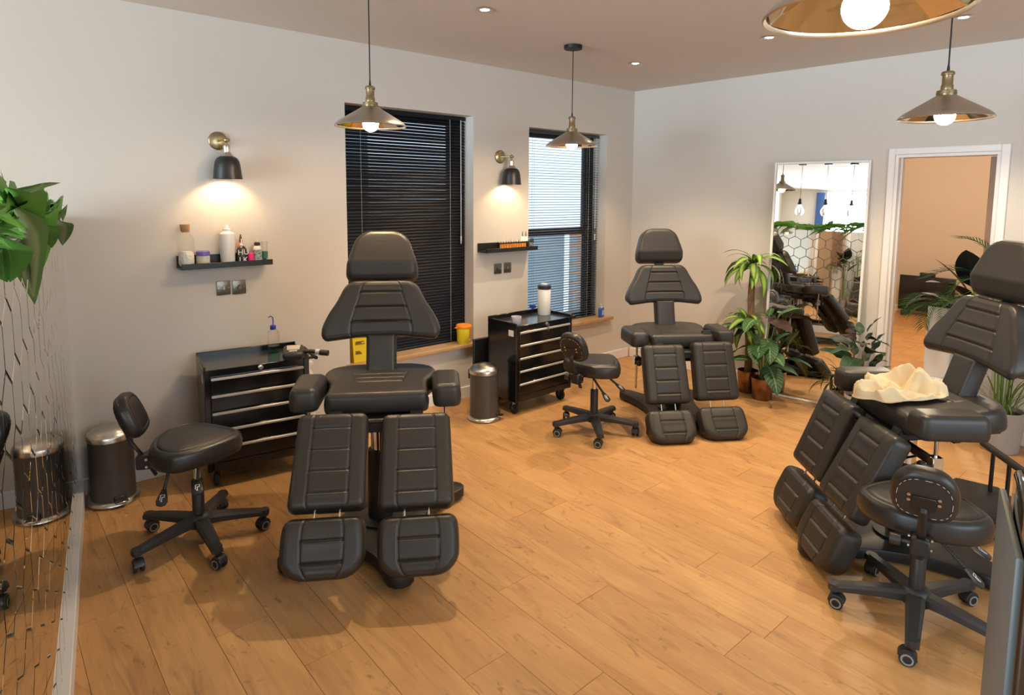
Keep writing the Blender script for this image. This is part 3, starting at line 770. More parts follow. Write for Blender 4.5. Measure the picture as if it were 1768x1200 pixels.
def lever(p0, p1):
    p0, p1 = Vector(p0), Vector(p1); d = (p1-p0); n_ = 14
    g = G(); pts = []; rr = []
    for k in range(n_*2+1): pts.append(p0 + d*.62*(k/(n_*2))); rr.append(.0062 if k % 2 else .0082)
    g.tube(pts, rr, 8)
    me_a = g.mesh('lever', BPLA)
    # paddle in a frame along the lever
    dn = d.normalized(); side = dn.cross(Vector((0, 0, 1))).normalized(); nrm = side.cross(dn)
    o = p0 + d*.60
    MM = Matrix(((side.x, dn.x, nrm.x, o.x), (side.y, dn.y, nrm.y, o.y), (side.z, dn.z, nrm.z, o.z), (0, 0, 0, 1)))
    out = [(-.009, 0), (.009, 0), (.020, .034), (.024, .055), (.018, .071), (0, .076), (-.018, .071), (-.024, .055), (-.020, .034)]
    pg = G().prism(out, -.005, .005, .002, M=MM); me_b = pg.mesh('lever_paddle', BPLA)
    ig = G()                                          # white seated-figure pictogram and arrow
    for a, b_, c_, e in ((-.003, .003, .052, .058), (-.002, .002, .036, .052), (-.010, -.002, .036, .039), (-.010, -.007, .026, .038), (-.008, .010, .026, .028), (.006, .009, .028, .050)):
        ig.box(a, b_, c_, e, .0049, .0056, M=MM)
    return me_a, me_b, ig.mesh('pictogram', mat('print_white', (.75, .75, .73), .6), smooth=False)
LEV = [lever((.05, -.10, .40), (.20, -.12, .265)), lever((.07, .02, .40), (.215, .03, .315))]
SLEG = G()
vs = []; N_ = 9
for i in range(N_):
    t_ = i/(N_-1); x = .02 + .285*t_; z = .128 - .030*t_**1.6; wv = lerp(.034, .022, t_); h = lerp(.040, .026, t_)
    vs += [(x, -wv, z-h), (x, wv, z-h), (x, wv, z-.010), (x, wv*.62, z), (x, -wv*.62, z), (x, -wv, z-.010)]
fs = []
for i in range(N_-1):
    for k in range(6): k2 = (k+1) % 6; fs.append((i*6+k, i*6+k2, (i+1)*6+k2, (i+1)*6+k))
fs += [tuple(range(5, -1, -1)), tuple((N_-1)*6+k for k in range(6))]
SLEG.add(vs, fs); SLEG.lathe([(.020, .070), (.023, .078), (.023, .10)], (.288, 0, 0), 14); SLEGM = SLEG.mesh('base_leg', DPLA, ang=.5)
SHUB = G().lathe([(.034, .072), (.052, .078), (.054, .118), (.044, .134), (.034, .140)], n=24).mesh('base_hub', DPLA)
STUBE = G().lathe([(.027, .12), (.027, .30), (.023, .305)], n=18).mesh('column_tube', BPLA)
SRAM = G().lathe([(.0145, .29), (.0145, .405)], n=14).mesh('gas_ram', CHROME)
_g = G(); _g.tube([(0, 0, .07), (0, 0, .045)], .009, 8); _g.add(*(lambda: ([], []))())
hood = []
for k in range(9):
    a = PI*k/8 - .15; hood.append((-.012 + .031*math.cos(a), .030 + .031*math.sin(a)))
MHOOD = Matrix(((1, 0, 0, 0), (0, 0, 1, 0), (0, 1, 0, 0), (0, 0, 0, 1)))
_g.prism(hood + [(-.020, .030)], -.020, .020, .004, M=MHOOD); SCAST = _g.mesh('castor', BPLA)
_g = G()
MW = Matrix(((1, 0, 0, -.012), (0, 0, 1, 0), (0, 1, 0, .027), (0, 0, 0, 1)))
_g.lathe([(.020, .006), (.0265, .009), (.0265, .021), (.020, .024)], n=20, M=MW)
SWHEEL = _g.mesh('castor_wheel', RUBB)
_g = G()
_g.lathe([(.0145, .0232), (.0145, .0247), (.0205, .0247), (.0205, .0232)], n=20, M=MW, closed=True)
SRING = _g.mesh('castor_ring', GTYRE)
def stool(label, x, y, head, phase, seatz=.50, seat_rot=0, back_lean=.38, back_up=0, swivel=()):
    t = thing('saddle_stool', label, 'stool', x, y, 0, head-PI/2, 'wheeled saddle stools')
    dz = seatz-.50
    put('seat', SSEAT, t, T(0, .0, seatz, seat_rot))
    MBk = Matrix(((1, 0, 0, 0), (0, math.sin(back_lean), math.cos(back_lean), -.235-.02), (0, math.cos(back_lean)*1, -math.sin(back_lean), .665+dz+back_up), (0, 0, 0, 1)))
    # cushion +z must face forward (+y), its +y up and back
    MBk = Matrix(((-1, 0, 0, 0), (0, -math.sin(back_lean), math.cos(back_lean), -.225), (0, math.cos(back_lean), math.sin(back_lean), .645+dz+back_up), (0, 0, 0, 1)))
    b = put('backrest', SBACK, t, MBk)
    put('backrest_back_panel', SBPLATE, b); put('stitching', SSTITCH, b)['kind'] = 'stuff'; 
    for x_ in (-.045, .045):
        for y_ in (-.012, .010): put('screw', SSCREW, b, T(x_, y_, 0))
    put('backrest_mount', SMOUNT, t, MBk @ Matrix.Translation((0, -.02, 0)))
    put('backrest_bar', SBAR, t, T(0, 0, dz)); put('tilt_mechanism', SBRK, t, T(0, 0, dz)); put('tension_knob', SKNOB, t, T(0, 0, dz)); put('bolts', SBOLT, t, T(0, 0, dz))
    for a, b_, c_ in LEV:
        l = put('lever', a, t, T(0, 0, dz)); put('lever_paddle', b_, l); put('pictogram', c_, l)
    put('column_tube', STUBE, t); put('gas_ram', SRAM, t); put('base_hub', SHUB, t)
    for k in range(5):
        a = phase - (head-PI/2) + k*2*PI/5
        put('base_leg', SLEGM, t, RZ(a))
        sw = swivel[k] if k < len(swivel) else rng.uniform(0, 2*PI)
        c_ = put('castor', SCAST, t, T(.288*math.cos(a), .288*math.sin(a), 0, sw)); 
        for fl in (0, 1): M_ = Matrix.Diagonal((1, -1 if fl else 1, 1, 1)); put('castor_wheel', SWHEEL, c_, M_); put('castor_ring', SRING, c_, M_)
    return t
stool('black saddle stool at the left beside the grey pedal bin', .730, 3.112, math.radians(-22), math.radians(-18.5), .515)
stool('black saddle stool in the middle beside the farther tool chest', 3.213, 2.832, math.radians(8), math.radians(14.0), .52, swivel=(1.2, 2.2, 3.6, .4, 5.1))
stool('nearest black saddle stool at the lower right seen from behind its backrest', 2.700, .700, math.radians(15), math.radians(-21.3), .505, back_lean=.30, back_up=-.015)

# ------------------------------------------------------------------ tool chests
def tool_chest(label, x, y, rz, wd, keyed):
    d, h, zb = .33, .705, .105
    t = thing('tool_chest', label, 'tool chest', x, y, 0, rz, 'black rolling tool chests')
    g = G(); g.box(0, wd, .012, d, zb, h-.035, .004, 1); g.box(0, .03, 0, .02, zb, h-.02, .003, 1); g.box(wd-.03, wd, 0, .02, zb, h-.02, .003, 1); g.box(.03, wd-.03, 0, .014, h-.055, h-.02, .003, 1)
    g.build('body', BGLOSS, t)
    g = G(); g.box(0, wd, d-.012, d, h-.036, h+.012, .003, 1); g.box(0, .012, 0, d-.012, h-.036, h, .003, 1); g.box(wd-.012, wd, 0, d-.012, h-.036, h, .003, 1); g.build('tray_rim', BGLOSS, t)
    G().box(.012, wd-.012, .012, d-.012, h-.036, h-.022).build('tray_mat', TRAYM, t, smooth=False)
    dz = .098; z1 = h-.062
    for k in range(5):
        za = z1-dz*(k+1)+.004; zb_ = z1-dz*k
        dr = G().box(.033, wd-.033, -.002, .02, za, zb_, .003, 1).build('drawer', BGLOSS, t)
        g = G(); g.box(.034, wd-.034, -.014, -.001, zb_-.018, zb_-.003, .003, 1); g.build('drawer_pull', ALU, dr)
    G().box(.033, wd-.033, .002, .02, zb, z1-dz*5, .003, 1).build('bottom_panel', BGLOSS, t)
    lk = G().lathe([(.014, 0), (.014, .006), (.010, .008)], n=16, M=T(wd*.52, 0, h-.038) @ RX(PI/2)).build('lock', STEEL, t)
    if keyed:
        G().box(-.0015, .0015, -.03, -.006, -.055, .004, .0005, 1).build('key', STEEL, lk, T(wd*.52, 0, h-.038))
    G().box(-.0015, .0005, .03, .085, h-.10, h-.055).build('sticker', STICK, t, smooth=False)
    g = G(); g.tube([(wd, .03, h-.03), (wd+.045, .03, h-.03)], .008, 8); g.tube([(wd, .28, h-.03), (wd+.045, .28, h-.03)], .008, 8); g.tube([(wd+.045, .01, h-.03), (wd+.045, .30, h-.03)], .011, 10); g.build('side_handle', BMET, t)
    for k, (cx, cy) in enumerate(((.05, .05), (wd-.05, .05), (.05, d-.05), (wd-.05, d-.05))):
        c_ = G().box(cx-.022, cx+.022, cy-.018, cy+.018, .096, .107).build('castor', CHROME, t)
        g = G()
        for s in (-1, 1):
            vs = [(cx+s*.016, cy-.018, .098), (cx+s*.016, cy+.018, .098), (cx+s*.016, cy+.036, .04), (cx+s*.016, cy+.020, .034)]
            vs2 = [(a+s*.003, b_, c2) for a, b_, c2 in vs]; g.add(vs+vs2, [(0, 1, 2, 3), (7, 6, 5, 4), (0, 4, 5, 1), (1, 5, 6, 2), (2, 6, 7, 3), (3, 7, 4, 0)])
        g.build('castor_fork', CHROME, c_, smooth=False)
        G().lathe([(.030, -.013), (.042, -.010), (.042, .010), (.030, .013)], n=24, M=Matrix(((0, 0, 1, cx), (1, 0, 0, cy+.022), (0, 1, 0, .0425), (0, 0, 0, 1)))).build('castor_wheel', RUBB, c_)
    return t
tool_chest('black tool chest under the left shelf, a wash bottle and a meter on its lid', .90, 3.60, math.radians(-8), .565, False)
tool_chest('black tool chest under the bright window, a white wipes tub on its lid', 2.975, 3.39, math.radians(1), .60, True)
bd = thing('folded_board', 'thin black board standing between the back wall and the farther tool chest', 'board', 2.93, 3.80, 0)
g = G(); g.box(-.04, .45, -.012, .012, .002, .53, .004, 1); g.build('panel', BMET, bd)

# ------------------------------------------------------------------ pedal bins
def pedal_bin(label, x, y, rz):
    t = thing('pedal_bin', label, 'bin', x, y, 0, rz, 'grey pedal bins'); t.scale = (.90, .90, 1)
    G().lathe([(.116, .028), (.116, .345), (.113, .348)], n=48).build('body', BINB, t)
    G().lathe([(.112, 0), (.132, .002), (.138, .012), (.134, .022), (.122, .030), (.115, .031)], n=48).build('base_ring', STEEL, t)
    G().lathe([(.117, .346), (.121, .349), (.121, .372), (.117, .380), (.098, .398), (.065, .410), (.030, .416), (.0001, .417)], n=48).build('lid', STEEL, t)
    g = G(); g.box(-.033, .033, -.128, -.108, .022, .058, .004, 1); p = g.build('pedal_recess', BPLA, t)
    g = G(); g.box(-.034, .034, -.158, -.118, .031, .036, .002, 1); g.build('pedal', STEEL, p)
    g = G(); g.box(-.030, .030, .112, .128, .30, .37, .004, 1); g.build('hinge', BPLA, t)
pedal_bin('grey pedal bin with steel lid in the left corner beside the mirrored half wall', .487, 3.835, math.radians(8))
pedal_bin('grey pedal bin with steel lid between the first window and the farther tool chest', 2.785, 3.53, math.radians(35))

# ------------------------------------------------------------------ wall lights, shelves, switches
def sconce(label, x, z, swing):
    t = thing('wall_light', label, 'wall light', x, YW, z, 0, 'black bell wall lights'); t.scale = (.94, .94, .94)
    G().lathe([(.057, 0), (.057, .008), (.050, .014), (.014, .018), (.0001, .018)], n=36, M=RX(PI/2)).build('back_plate', BRASS, t)
    kx, ky = .11*math.sin(swing), -.11*math.cos(swing)
    g = G(); g.tube([(0, -.015, 0), (kx, ky, 0)], .006, 10); g.sphere((kx, ky, 0), .016); g.tube([(kx-.02, ky, 0), (kx+.02, ky, 0)], .009, 10); g.build('arm', BRASS, t)
    # knuckle, lamp holder and a bell shade hanging straight down
    G().lathe([(.008, -.02), (.011, -.03), (.020, -.034), (.022, -.045), (.020, -.062), (.020, -.075), (.026, -.078), (.027, -.084), (.036, -.092), (.038, -.100), (.030, -.106)], (kx, ky, 0), 24).build('lamp_holder', STEEL, t)
    prof = [(.030, -.100), (.046, -.103), (.060, -.112), (.070, -.130), (.076, -.155), (.080, -.190), (.083, -.222), (.086, -.240)]
    g = G(); g.lathe(prof + [(.084, -.242)] + [(r-.0025, z_+.001) for r, z_ in prof[::-1]][0:7] + [(.030, -.1035)], (kx, ky, 0), 40, closed=True)
    sh = g.build('shade', mat('satin_black_shade', (.012, .011, .011), .38), t)
    inn = [(.034, -.106), (.058, -.116), (.0665, -.131), (.0725, -.156), (.0765, -.19), (.0795, -.222), (.0815, -.238)]
    G().lathe(inn, (kx, ky, 0), 40, closed=True).build('shade_lining', mat('white_lining', (.85, .80, .72), .5), sh)
    G().sphere((kx, ky, -.172), .028, 18, 12, 1.1).build('bulb', BULBS, t)
sconce('black bell wall light on a brass plate above the left shelf', 1.139, 1.957, math.radians(10))
sconce('black bell wall light on a brass plate between the two windows', 3.318, 1.957, math.radians(28))
def ledge(label, x0, x1, z):
    t = thing('picture_ledge', label, 'shelf', x0, YW, z, 0, 'black picture ledges')
    L_ = x1-x0
    G().box(0, L_, -.112, -.001, 0, .012, .001, 1).build('board', BMET, t)
    G().box(0, L_, -.014, -.001, .0125, .072, .001, 1).build('back_strip', BMET, t)
    G().box(0, L_, -.124, -.1125, 0, .032, .001, 1).build('front_lip', BMET, t)
ledge('black picture ledge holding bottles and a corked carafe under the left wall light', .885, 1.395, 1.212)
ledge('black picture ledge with amber ink bottles between the two windows', 3.085, 3.640, 1.184)
def switch(label, x, z, kind):
    t = thing('wall_switch', label, 'switch', x, YW, z, 0, 'black nickel wall switches')
    G().box(-.040, .040, -.008, -.001, -.043, .043, .003, 2).build('plate', DSTEEL, t)
    if kind: G().box(-.006, .006, -.013, -.007, -.011, .011, .002, 1).build('rocker', STEEL, t)
    else: G().lathe([(.013, 0), (.013, .012), (.011, .014)], n=18, M=RX(PI/2) @ T(0, 0, .008)).build('dimmer_knob', DSTEEL, t)
    for s in (-1, 1): G().lathe([(.0035, 0), (.0035, .0015)], n=8, M=RX(PI/2) @ T(s*.029, 0, .0075)).build('screw', STEEL, t)
switch('rocker switch plate left of its dimmer under the left shelf', 1.135, 1.075, True)
switch('dimmer switch plate right of the rocker under the left shelf', 1.226, 1.072, False)
switch('dimmer switch plate under the shelf between the windows, left one of the pair', 3.296, 1.034, False)
switch('rocker switch plate under the shelf between the windows, right one of the pair', 3.402, 1.036, True)

# ------------------------------------------------------------------ small things on shelves, chests and sills
SZ1 = 1.212+.0122; SZ2 = 1.184+.0122; SY = YW-.063
def bottle(name, label, cat, x, y, z, prof, m, parts=(), rz=0, group=None, n=24):
    t = thing(name, label, cat, x, y, z, rz, group); G().lathe(prof, n=n).build('body', m, t)
    for pn, pp, pm in parts: G().lathe(pp, n=n).build(pn, pm, t)
    return t
cf = bottle('corked_carafe', 'clear glass carafe with a cork stopper at the left end of the shelf', 'carafe', .924, SY, SZ1,
       [(.040, 0), (.044, .004), (.044, .145), (.038, .172), (.026, .190), (.024, .206), (.026, .212)], BOTTLE,
       [('cork_stopper', [(.020, .200), (.024, .212), (.028, .244), (.0275, .245)], CORK), ('cotton_filling', [(.034, .005), (.040, .02), (.040, .075), (.028, .09), (.0001, .082)], mat('cotton', (.80, .77, .72), 1.0, bump=(60, .8, .01)))])
jr = bottle('cream_jar', 'squat jar with a purple lid and pale cream next to the carafe', 'jar', 1.012, SY+.0, SZ1,
       [(.034, 0), (.037, .004), (.036, .056), (.034, .060)], CREAM, [('lid', [(.035, .060), (.038, .062), (.037, .084), (.033, .087)], PURP), ('label_band', [(.0372, .040), (.0372, .056)], LAVEN)])
bg = bottle('white_dispenser_bottle', 'tall translucent white bottle in the middle of the left shelf', 'bottle', 1.150, SY, SZ1,
       [(.038, 0), (.040, .005), (.043, .10), (.045, .165), (.042, .185), (.022, .196), (.018, .202)], mat('milky_plastic', (.82, .79, .74), .3, coat=.3),
       [('cap', [(.020, .200), (.020, .212), (.012, .216), (.010, .232), (.007, .236)], WHITEP)])
hk = bottle('black_label_bottle', 'small bottle with a black label reading HULK on the left shelf', 'bottle', 1.228, SY-.012, SZ1,
       [(.026, 0), (.028, .003), (.028, .085), (.020, .100), (.010, .108)], mat('dark_bottle', (.03, .025, .028), .35),
       [('nozzle', [(.010, .106), (.010, .116), (.004, .120), (.003, .150)], WHITEP)])
text('lettering', 'HU\nLK', .046, WHITEP, hk, T(0, -.0284, .047) @ RX(PI/2), .0006)
bottle('pink_tipped_bottle', 'pale pink squeeze bottle with a black tip behind the black label bottle', 'bottle', 1.236, SY+.026, SZ1,
       [(.018, 0), (.021, .003), (.021, .10), (.014, .118), (.010, .126)], PALEP, [('tip', [(.010, .124), (.009, .140), (.003, .175)], mat('dark_tip', (.10, .04, .03), .4))])
bottle('pink_tub', 'bright pink cylindrical tub standing on the left shelf', 'tub', 1.276, SY-.02, SZ1, [(.016, 0), (.018, .002), (.018, .062), (.016, .064)], PINK)
db = bottle('dropper_bottle', 'clear bottle with a printed label and black collar on the left shelf', 'bottle', 1.322, SY-.006, SZ1,
       [(.024, 0), (.026, .003), (.026, .085), (.020, .100), (.011, .106)], mat('clear_white_plastic', (.70, .68, .64), .3),
       [('collar', [(.012, .104), (.018, .107), (.018, .122), (.010, .126)], INK), ('nozzle', [(.006, .124), (.002, .148)], WHITEP), ('label', [(.0264, .022), (.0264, .080)], mat('print_grey_green', (.10, .16, .14), .5, var=(90, (.45, .5, .45))))])
bottle('printed_tumbler', 'clear tumbler with a green print at the right end of the left shelf', 'tumbler', 1.369, SY+.006, SZ1,
       [(.016, 0), (.018, .002), (.020, .128), (.018, .128), (.016, .01)], BOTTLE, [('green_print', [(.0190, .022), (.0200, .066)], GREENL)])
# amber ink bottles in a rack
rk = thing('bottle_rack', 'slim black rack bar across the row of amber ink bottles', 'rack', 3.41, SY-.012, SZ2)
g = G(); g.box(-.165, .150, -.0175, -.0145, .050, .062); g.box(-.165, -.162, -.0145, .018, .0, .062); g.box(.148, .151, -.0145, .018, .0, .062); g.build('bar', BMET, rk, smooth=False)
base = thing('ink_bottle', 'first amber ink bottle from the left in the ledge rack', 'bottle', 3.262, SY-.004, SZ2, 0, 'amber ink bottles on the ledge')
G().lathe([(.0105, 0), (.0125, .002), (.0125, .046), (.008, .054)], n=14).build('body', AMBER, base)
G().lathe([(.007, .052), (.0075, .062), (.003, .068), (.0018, .088)], n=12).build('dropper_tip', mat('clear_tip', (.65, .62, .56), .3), base)
for k in range(1, 11): dup_tree(base, 3.262+k*.0278, SY-.004, SZ2, 0, '%s amber ink bottle from the left in the ledge rack' % ('second third fourth fifth sixth seventh eighth ninth tenth last'.split()[k-1]))
for k, (xx, lb) in enumerate(((3.548, 'left'), (3.586, 'right'))):
    bottle('white_nozzle_bottle', 'white nozzle bottle behind the dark bottle between the windows, %s of two' % lb, 'bottle', xx, SY+.034, SZ2,
           [(.016, 0), (.018, .002), (.018, .085), (.008, .100)], WHITEP, [('nozzle', [(.005, .098), (.0018, .142)], BPLA)], group='white nozzle bottles on the ledge')
bottle('dark_label_bottle', 'black bottle at the right end of the ledge between the windows', 'bottle', 3.605, SY-.02, SZ2,
       [(.017, 0), (.019, .002), (.019, .066), (.012, .082), (.0001, .086)], INK, [('label', [(.0193, .012), (.0193, .05)], mat('dull_print', (.10, .09, .08), .5, var=(80, (.4, .38, .33))))])
# tool chest lids
TZ = .705-.022+.0005
wb = bottle('wash_bottle', 'clear wash bottle with a blue cap and blue-green liquid on the left tool chest', 'bottle', 1.335, 3.745, TZ,
       [(.034, 0), (.036, .003), (.036, .115), (.030, .140), (.016, .152)], BOTTLE,
       [('liquid', [(.034, .002), (.0345, .005), (.0345, .05), (.0001, .05)], BLUELIQ), ('cap', [(.0165, .150), (.0175, .153), (.0175, .172), (.012, .176)], BLUEP)])
g = G(); g.tube([(0, 0, .17), (.002, 0, .20), (.0, 0, .222), (-.012, 0, .232), (-.026, 0, .226)], .0035, 8); g.build('spout', BLUEP, wb)
md = thing('hand_meter', 'black handheld meter with a round pale dial face on the left tool chest', 'meter', 1.385, 3.565, TZ+.012, math.radians(-24))
g = G(); g.box(-.058, .058, -.075, .075, 0, .048, .018, 3, M=RX(.12)); g.build('body', BPLA, md)
g = G(); g.prism([(-.035, -.02), (.035, -.02), (.038, .055), (-.038, .055)], .0478, .0495, .001, M=RX(.12)); fc = g.build('dial_face', mat('dial_face', (.55, .52, .46), .4), md)
G().lathe([(.030, .0496), (.030, .0505), (.027, .0512)], (0, .018, 0), 24, M=RX(.12)).build('dial', mat('dial_cream', (.62, .55, .40), .4), fc)
g = G(); g.box(-.022, .022, -.045, -.034, .0478, .0492, M=RX(.12)); g.build('name_strip', WHITEP, md, smooth=False)
g = G(); g.tube([(.04, -.02, .03), (.10, -.045, .035), (.155, -.07, .03)], .012, 10); g.tube([(.150, -.07, .03), (.195, -.09, .028)], .017, 12); g.build('handset_arm', BPLA, md)
g = G(); g.tube([(.128, -.058, .033), (.150, -.068, .032)], .0165, 12); g.build('handset_ring', WHITEP, md)
wt = bottle('wipes_tub', 'tall white wipes tub with a navy lid on the farther tool chest', 'tub', 3.470, 3.615, TZ,
       [(.050, 0), (.053, .004), (.053, .205), (.050, .210)], WHITEP, [('lid', [(.054, .210), (.055, .213), (.055, .238), (.050, .242)], NAVYL), ('lid_flap', [(.030, .2425), (.030, .250), (.024, .256)], mat('clear_flap', (.45, .46, .5), .2))], n=36)
g = G(); vs = []
for k in range(11):
    a = -.95 + k*.075
    for z in (.035, .165): vs.append((.0536*math.cos(a), .0536*math.sin(a), z))
g.add(vs, [(2*k, 2*k+2, 2*k+3, 2*k+1) for k in range(10)]); g.build('label', mat('label_blue_grey', (.16, .24, .36), .5, var=(40, (.32, .38, .46))), wt)
cp = bottle('plastic_cup', 'small frosted lavender cup on the farther tool chest', 'cup', 3.034, 3.458, TZ, [(.031, 0), (.034, .003), (.039, .062), (.0365, .062), (.032, .005)], LAVEN)
sp = thing('spray_bottle', 'spray bottle with blue trigger behind the farther tool chest', 'bottle', 3.655, 3.80, 0)
G().lathe([(.034, .46), (.038, .464), (.038, .60), (.030, .63), (.014, .645)], n=20).build('body', BOTTLE, sp)
g = G(); g.box(-.014, .014, -.03, .035, .665, .692, .006, 2); g.box(-.006, .006, .012, .022, .625, .668, .002, 1); g.tube([(0, 0, .64), (0, 0, .67)], .014, 12); g.build('trigger_head', BLUEP, sp)
sp.location = (3.67, 3.965, .0); 
sp2 = thing('spray_bottle', 'white spray bottle right of the left tool chest, half hidden by an armrest', 'bottle', 1.565, 3.80, .0, 0)
G().lathe([(.036, .0), (.042, .004), (.042, .44), (.034, .50), (.016, .53)], n=20).build('body', mat('translucent_white', (.70, .69, .66), .35), sp2)
g = G(); g.box(-.040, .032, -.014, .014, .555, .585, .006, 2); g.box(-.030, -.022, -.006, .006, .505, .557, .002, 1); g.tube([(0, 0, .528), (0, 0, .56)], .016, 12); g.build('trigger_head', WHITEP, sp2)
# window sills
bx = thing('sharps_box', 'flat yellow clinical waste box with small print on the first window sill', 'box', 2.045, 4.035, .4565, math.radians(-4))
g = G(); vs = [(-.055, -.035, 0), (.055, -.035, 0), (.055, .035, 0), (-.055, .035, 0), (-.066, -.04, .175), (.066, -.04, .175), (.066, .04, .175), (-.066, .04, .175)]
g.add(vs, [(0, 3, 2, 1), (4, 5, 6, 7), (0, 1, 5, 4), (1, 2, 6, 5), (2, 3, 7, 6), (3, 0, 4, 7)]); g.build('body', YELB, bx, smooth=False)
G().box(-.069, .069, -.043, .043, .175, .192, .004, 1).build('lid', YELB, bx)
Mf = T(0, -.0382, .09) @ RX(PI/2-.03)
for k in range(3): text('small_print', ['DANGER', 'CONTAMINATED', 'SHARPS ONLY'][k], .011, INK, bx, T(-.048, -.0405, .158-.014*k) @ RX(PI/2-.03), .0003, 'LEFT') if False else None
g = G()
for z, x1 in ((.150, .02), (.142, .0), (.133, .026), (.080, -.012), (.072, -.005), (.064, .002)): g.box(-.045, x1, -.0400-z*.02, -.0390-z*.02+.002, z-.0018, z+.0018)
g.build('small_print', INK, bx, smooth=False)
g = G()
for k in range(3):
    a = PI/2+k*2*PI/3; g.lathe([(.007, -.001), (.007, .0012)], (.040+.009*math.cos(a), .112+.009*math.sin(a), 0), 12, M=T(0, -.0387, 0) @ RX(PI/2-.03))
g.build('hazard_symbol', INK, bx, smooth=False)
bu = bottle('sharps_bucket', 'round yellow sharps bucket with an orange lid and label on the first window sill', 'bucket', 2.950, 4.005, .4565,
       [(.050, 0), (.053, .004), (.060, .130), (.060, .134)], YELL, [('lid', [(.063, .126), (.064, .128), (.064, .142), (.058, .150), (.044, .150), (.042, .146), (.0001, .146)], ORNG)], n=36)
def wrap(r0, r1, a0, a1, z0, z1, n=10):
    g = G(); vs = []
    for k in range(n+1):
        a = a0+(a1-a0)*k/n
        for r, z in ((r0, z0), (r1, z1)): vs.append((r*math.cos(a), r*math.sin(a), z))
    return g.add(vs, [(2*k, 2*k+2, 2*k+3, 2*k+1) for k in range(n)])
wrap(.0560, .0597, -1.35, -.35, .042, .118).build('label', REDO, bu)
wrap(.0558, .0592, -1.35, -.35, .022, .042).build('label_strip', WHITEP, bu)
g = G(); vs = []
for a, z in ((-.35, .112), (-.35, .040), (-.80, .078)): r = .0563+(z-.04)*.048; vs.append((r*math.cos(a)*1.004, r*math.sin(a)*1.004, z))
g.add(vs, [(0, 1, 2)]); g.build('label_arrow', WHITEP, bu, smooth=False)
G().box(-.086, -.060, -.010, .010, .128, .136, .002, 1).build('lid_tab', ORNG, bu)
so = thing('hand_soap', 'blue pump soap bottle at the right end of the bright window sill', 'bottle', 4.615, 4.0, .4615, .3)
G().box(-.034, .034, -.019, .019, 0, .092, .010, 3).build('body', mat('blue_soap', (.03, .12, .50), .2), so)
G().box(-.020, .020, -.0195, -.0188, .02, .07).build('label', mat('label_pale_blue', (.45, .55, .75), .5), so, smooth=False)
g = G(); g.lathe([(.012, .090), (.012, .104), (.005, .108), (.005, .125)], n=14); g.tube([(0, 0, .125), (-.012, 0, .130), (-.030, 0, .126)], .005, 8); g.build('pump', WHITEP, so)

# ------------------------------------------------------------------ ceiling lights
def pendant(label, x, y, zrim, rot=0.0):
    t = thing('pendant_light', label, 'pendant light', x, y, zrim, rot, 'pewter cone pendant lights')
    top = ZC - zrim
    G().lathe([(.060, top-.026), (.062, top-.024), (.062, top-.001)], n=32).build('canopy', BMET, t)
    g = G(); g.tube([(0, 0, .205), (0, 0, top-.025)], .0032, 8); g.tube([(0, 0, .195), (0, 0, .225)], [.007, .004], 10); g.build('cord', RUBB, t)
    G().lathe([(.012, .200), (.022, .197), (.026, .190), (.026, .182), (.021, .180), (.021, .142), (.024, .138), (.024, .120), (.038, .116), (.040, .100), (.036, .096)], n=28).build('lamp_holder', BRASS, t)
    prof = [(.034, .100), (.040, .094), (.075, .072), (.120, .045), (.160, .020), (.176, .006), (.180, .000)]
    s = G().lathe(prof + [(.1815, -.004), (.178, -.006), (.175, -.003), (.1735, .003)], n=56, closed=True).build('shade', SHADEM, t)
    nf = 12
    f = G(); ring = [(.0335, .096), (.105, .0475), (.1735, .003)]
    vs = []
    for r, z in ring:
        for k in range(nf): a = 2*PI*k/nf; vs.append((r/math.cos(PI/nf)*.965*math.cos(a), r/math.cos(PI/nf)*.965*math.sin(a), z))
    fs = []
    for i in range(2):
        for k in range(nf): k2 = (k+1) % nf; fs.append((i*nf+k, i*nf+k2, (i+1)*nf+k2, (i+1)*nf+k))
    f.add(vs, fs); f.build('mirrored_facets', SHMIR, s, smooth=False)
    G().lathe([(.015, .098), (.017, .06), (.017, .045)], n=16).build('bulb_cap', STEEL, t)
    G().sphere((0, 0, .008), .040, 24, 16).build('bulb', BULB, t)
pendant('cone pendant in front of the first window, above the nearest treatment chair', 1.584, 2.95, 1.998, .1)
pendant('cone pendant in front of the bright window, its canopy in full view', 3.205, 3.08, 1.992, .3)
pendant('cone pendant at the right hanging above the doorway side of the room', 3.254, .875, 1.995, .2)
pendant('nearest cone pendant cut off by the top edge of the picture', 1.305, .494, 1.998, .15)
def downlight(label, x, y):
    t = thing('downlight', label, 'downlight', x, y, ZC, 0, 'recessed steel downlights')
    G().lathe([(.026, -.001), (.029, -.006), (.049, -.006), (.053, -.001)], n=32, closed=True).build('bezel', STEEL, t)
    G().lathe([(.0255, -.003), (.016, -.005), (.0001, -.0055)], n=24, closed=True).build('lens', DOWN, t)
    l = bpy.data.lights.new('downlight_beam', 'SPOT'); l.energy = 72; l.color = (1, .79, .56); l.spot_size = 1.75; l.spot_blend = .55; l.shadow_soft_size = .022
    o = bpy.data.objects.new('downlight_beam', l); C.objects.link(o); o.parent = t; o.location = (0, 0, -.02)
downlight('downlight left of the farther pendant canopy, above the first window', 2.229, 2.822)
downlight('downlight nearest the room corner', 3.981, 3.156)
downlight('downlight in the middle of the right-hand ceiling', 3.973, 2.073)
downlight('downlight at the top right beside the right pendant cord', 4.347, 1.114)
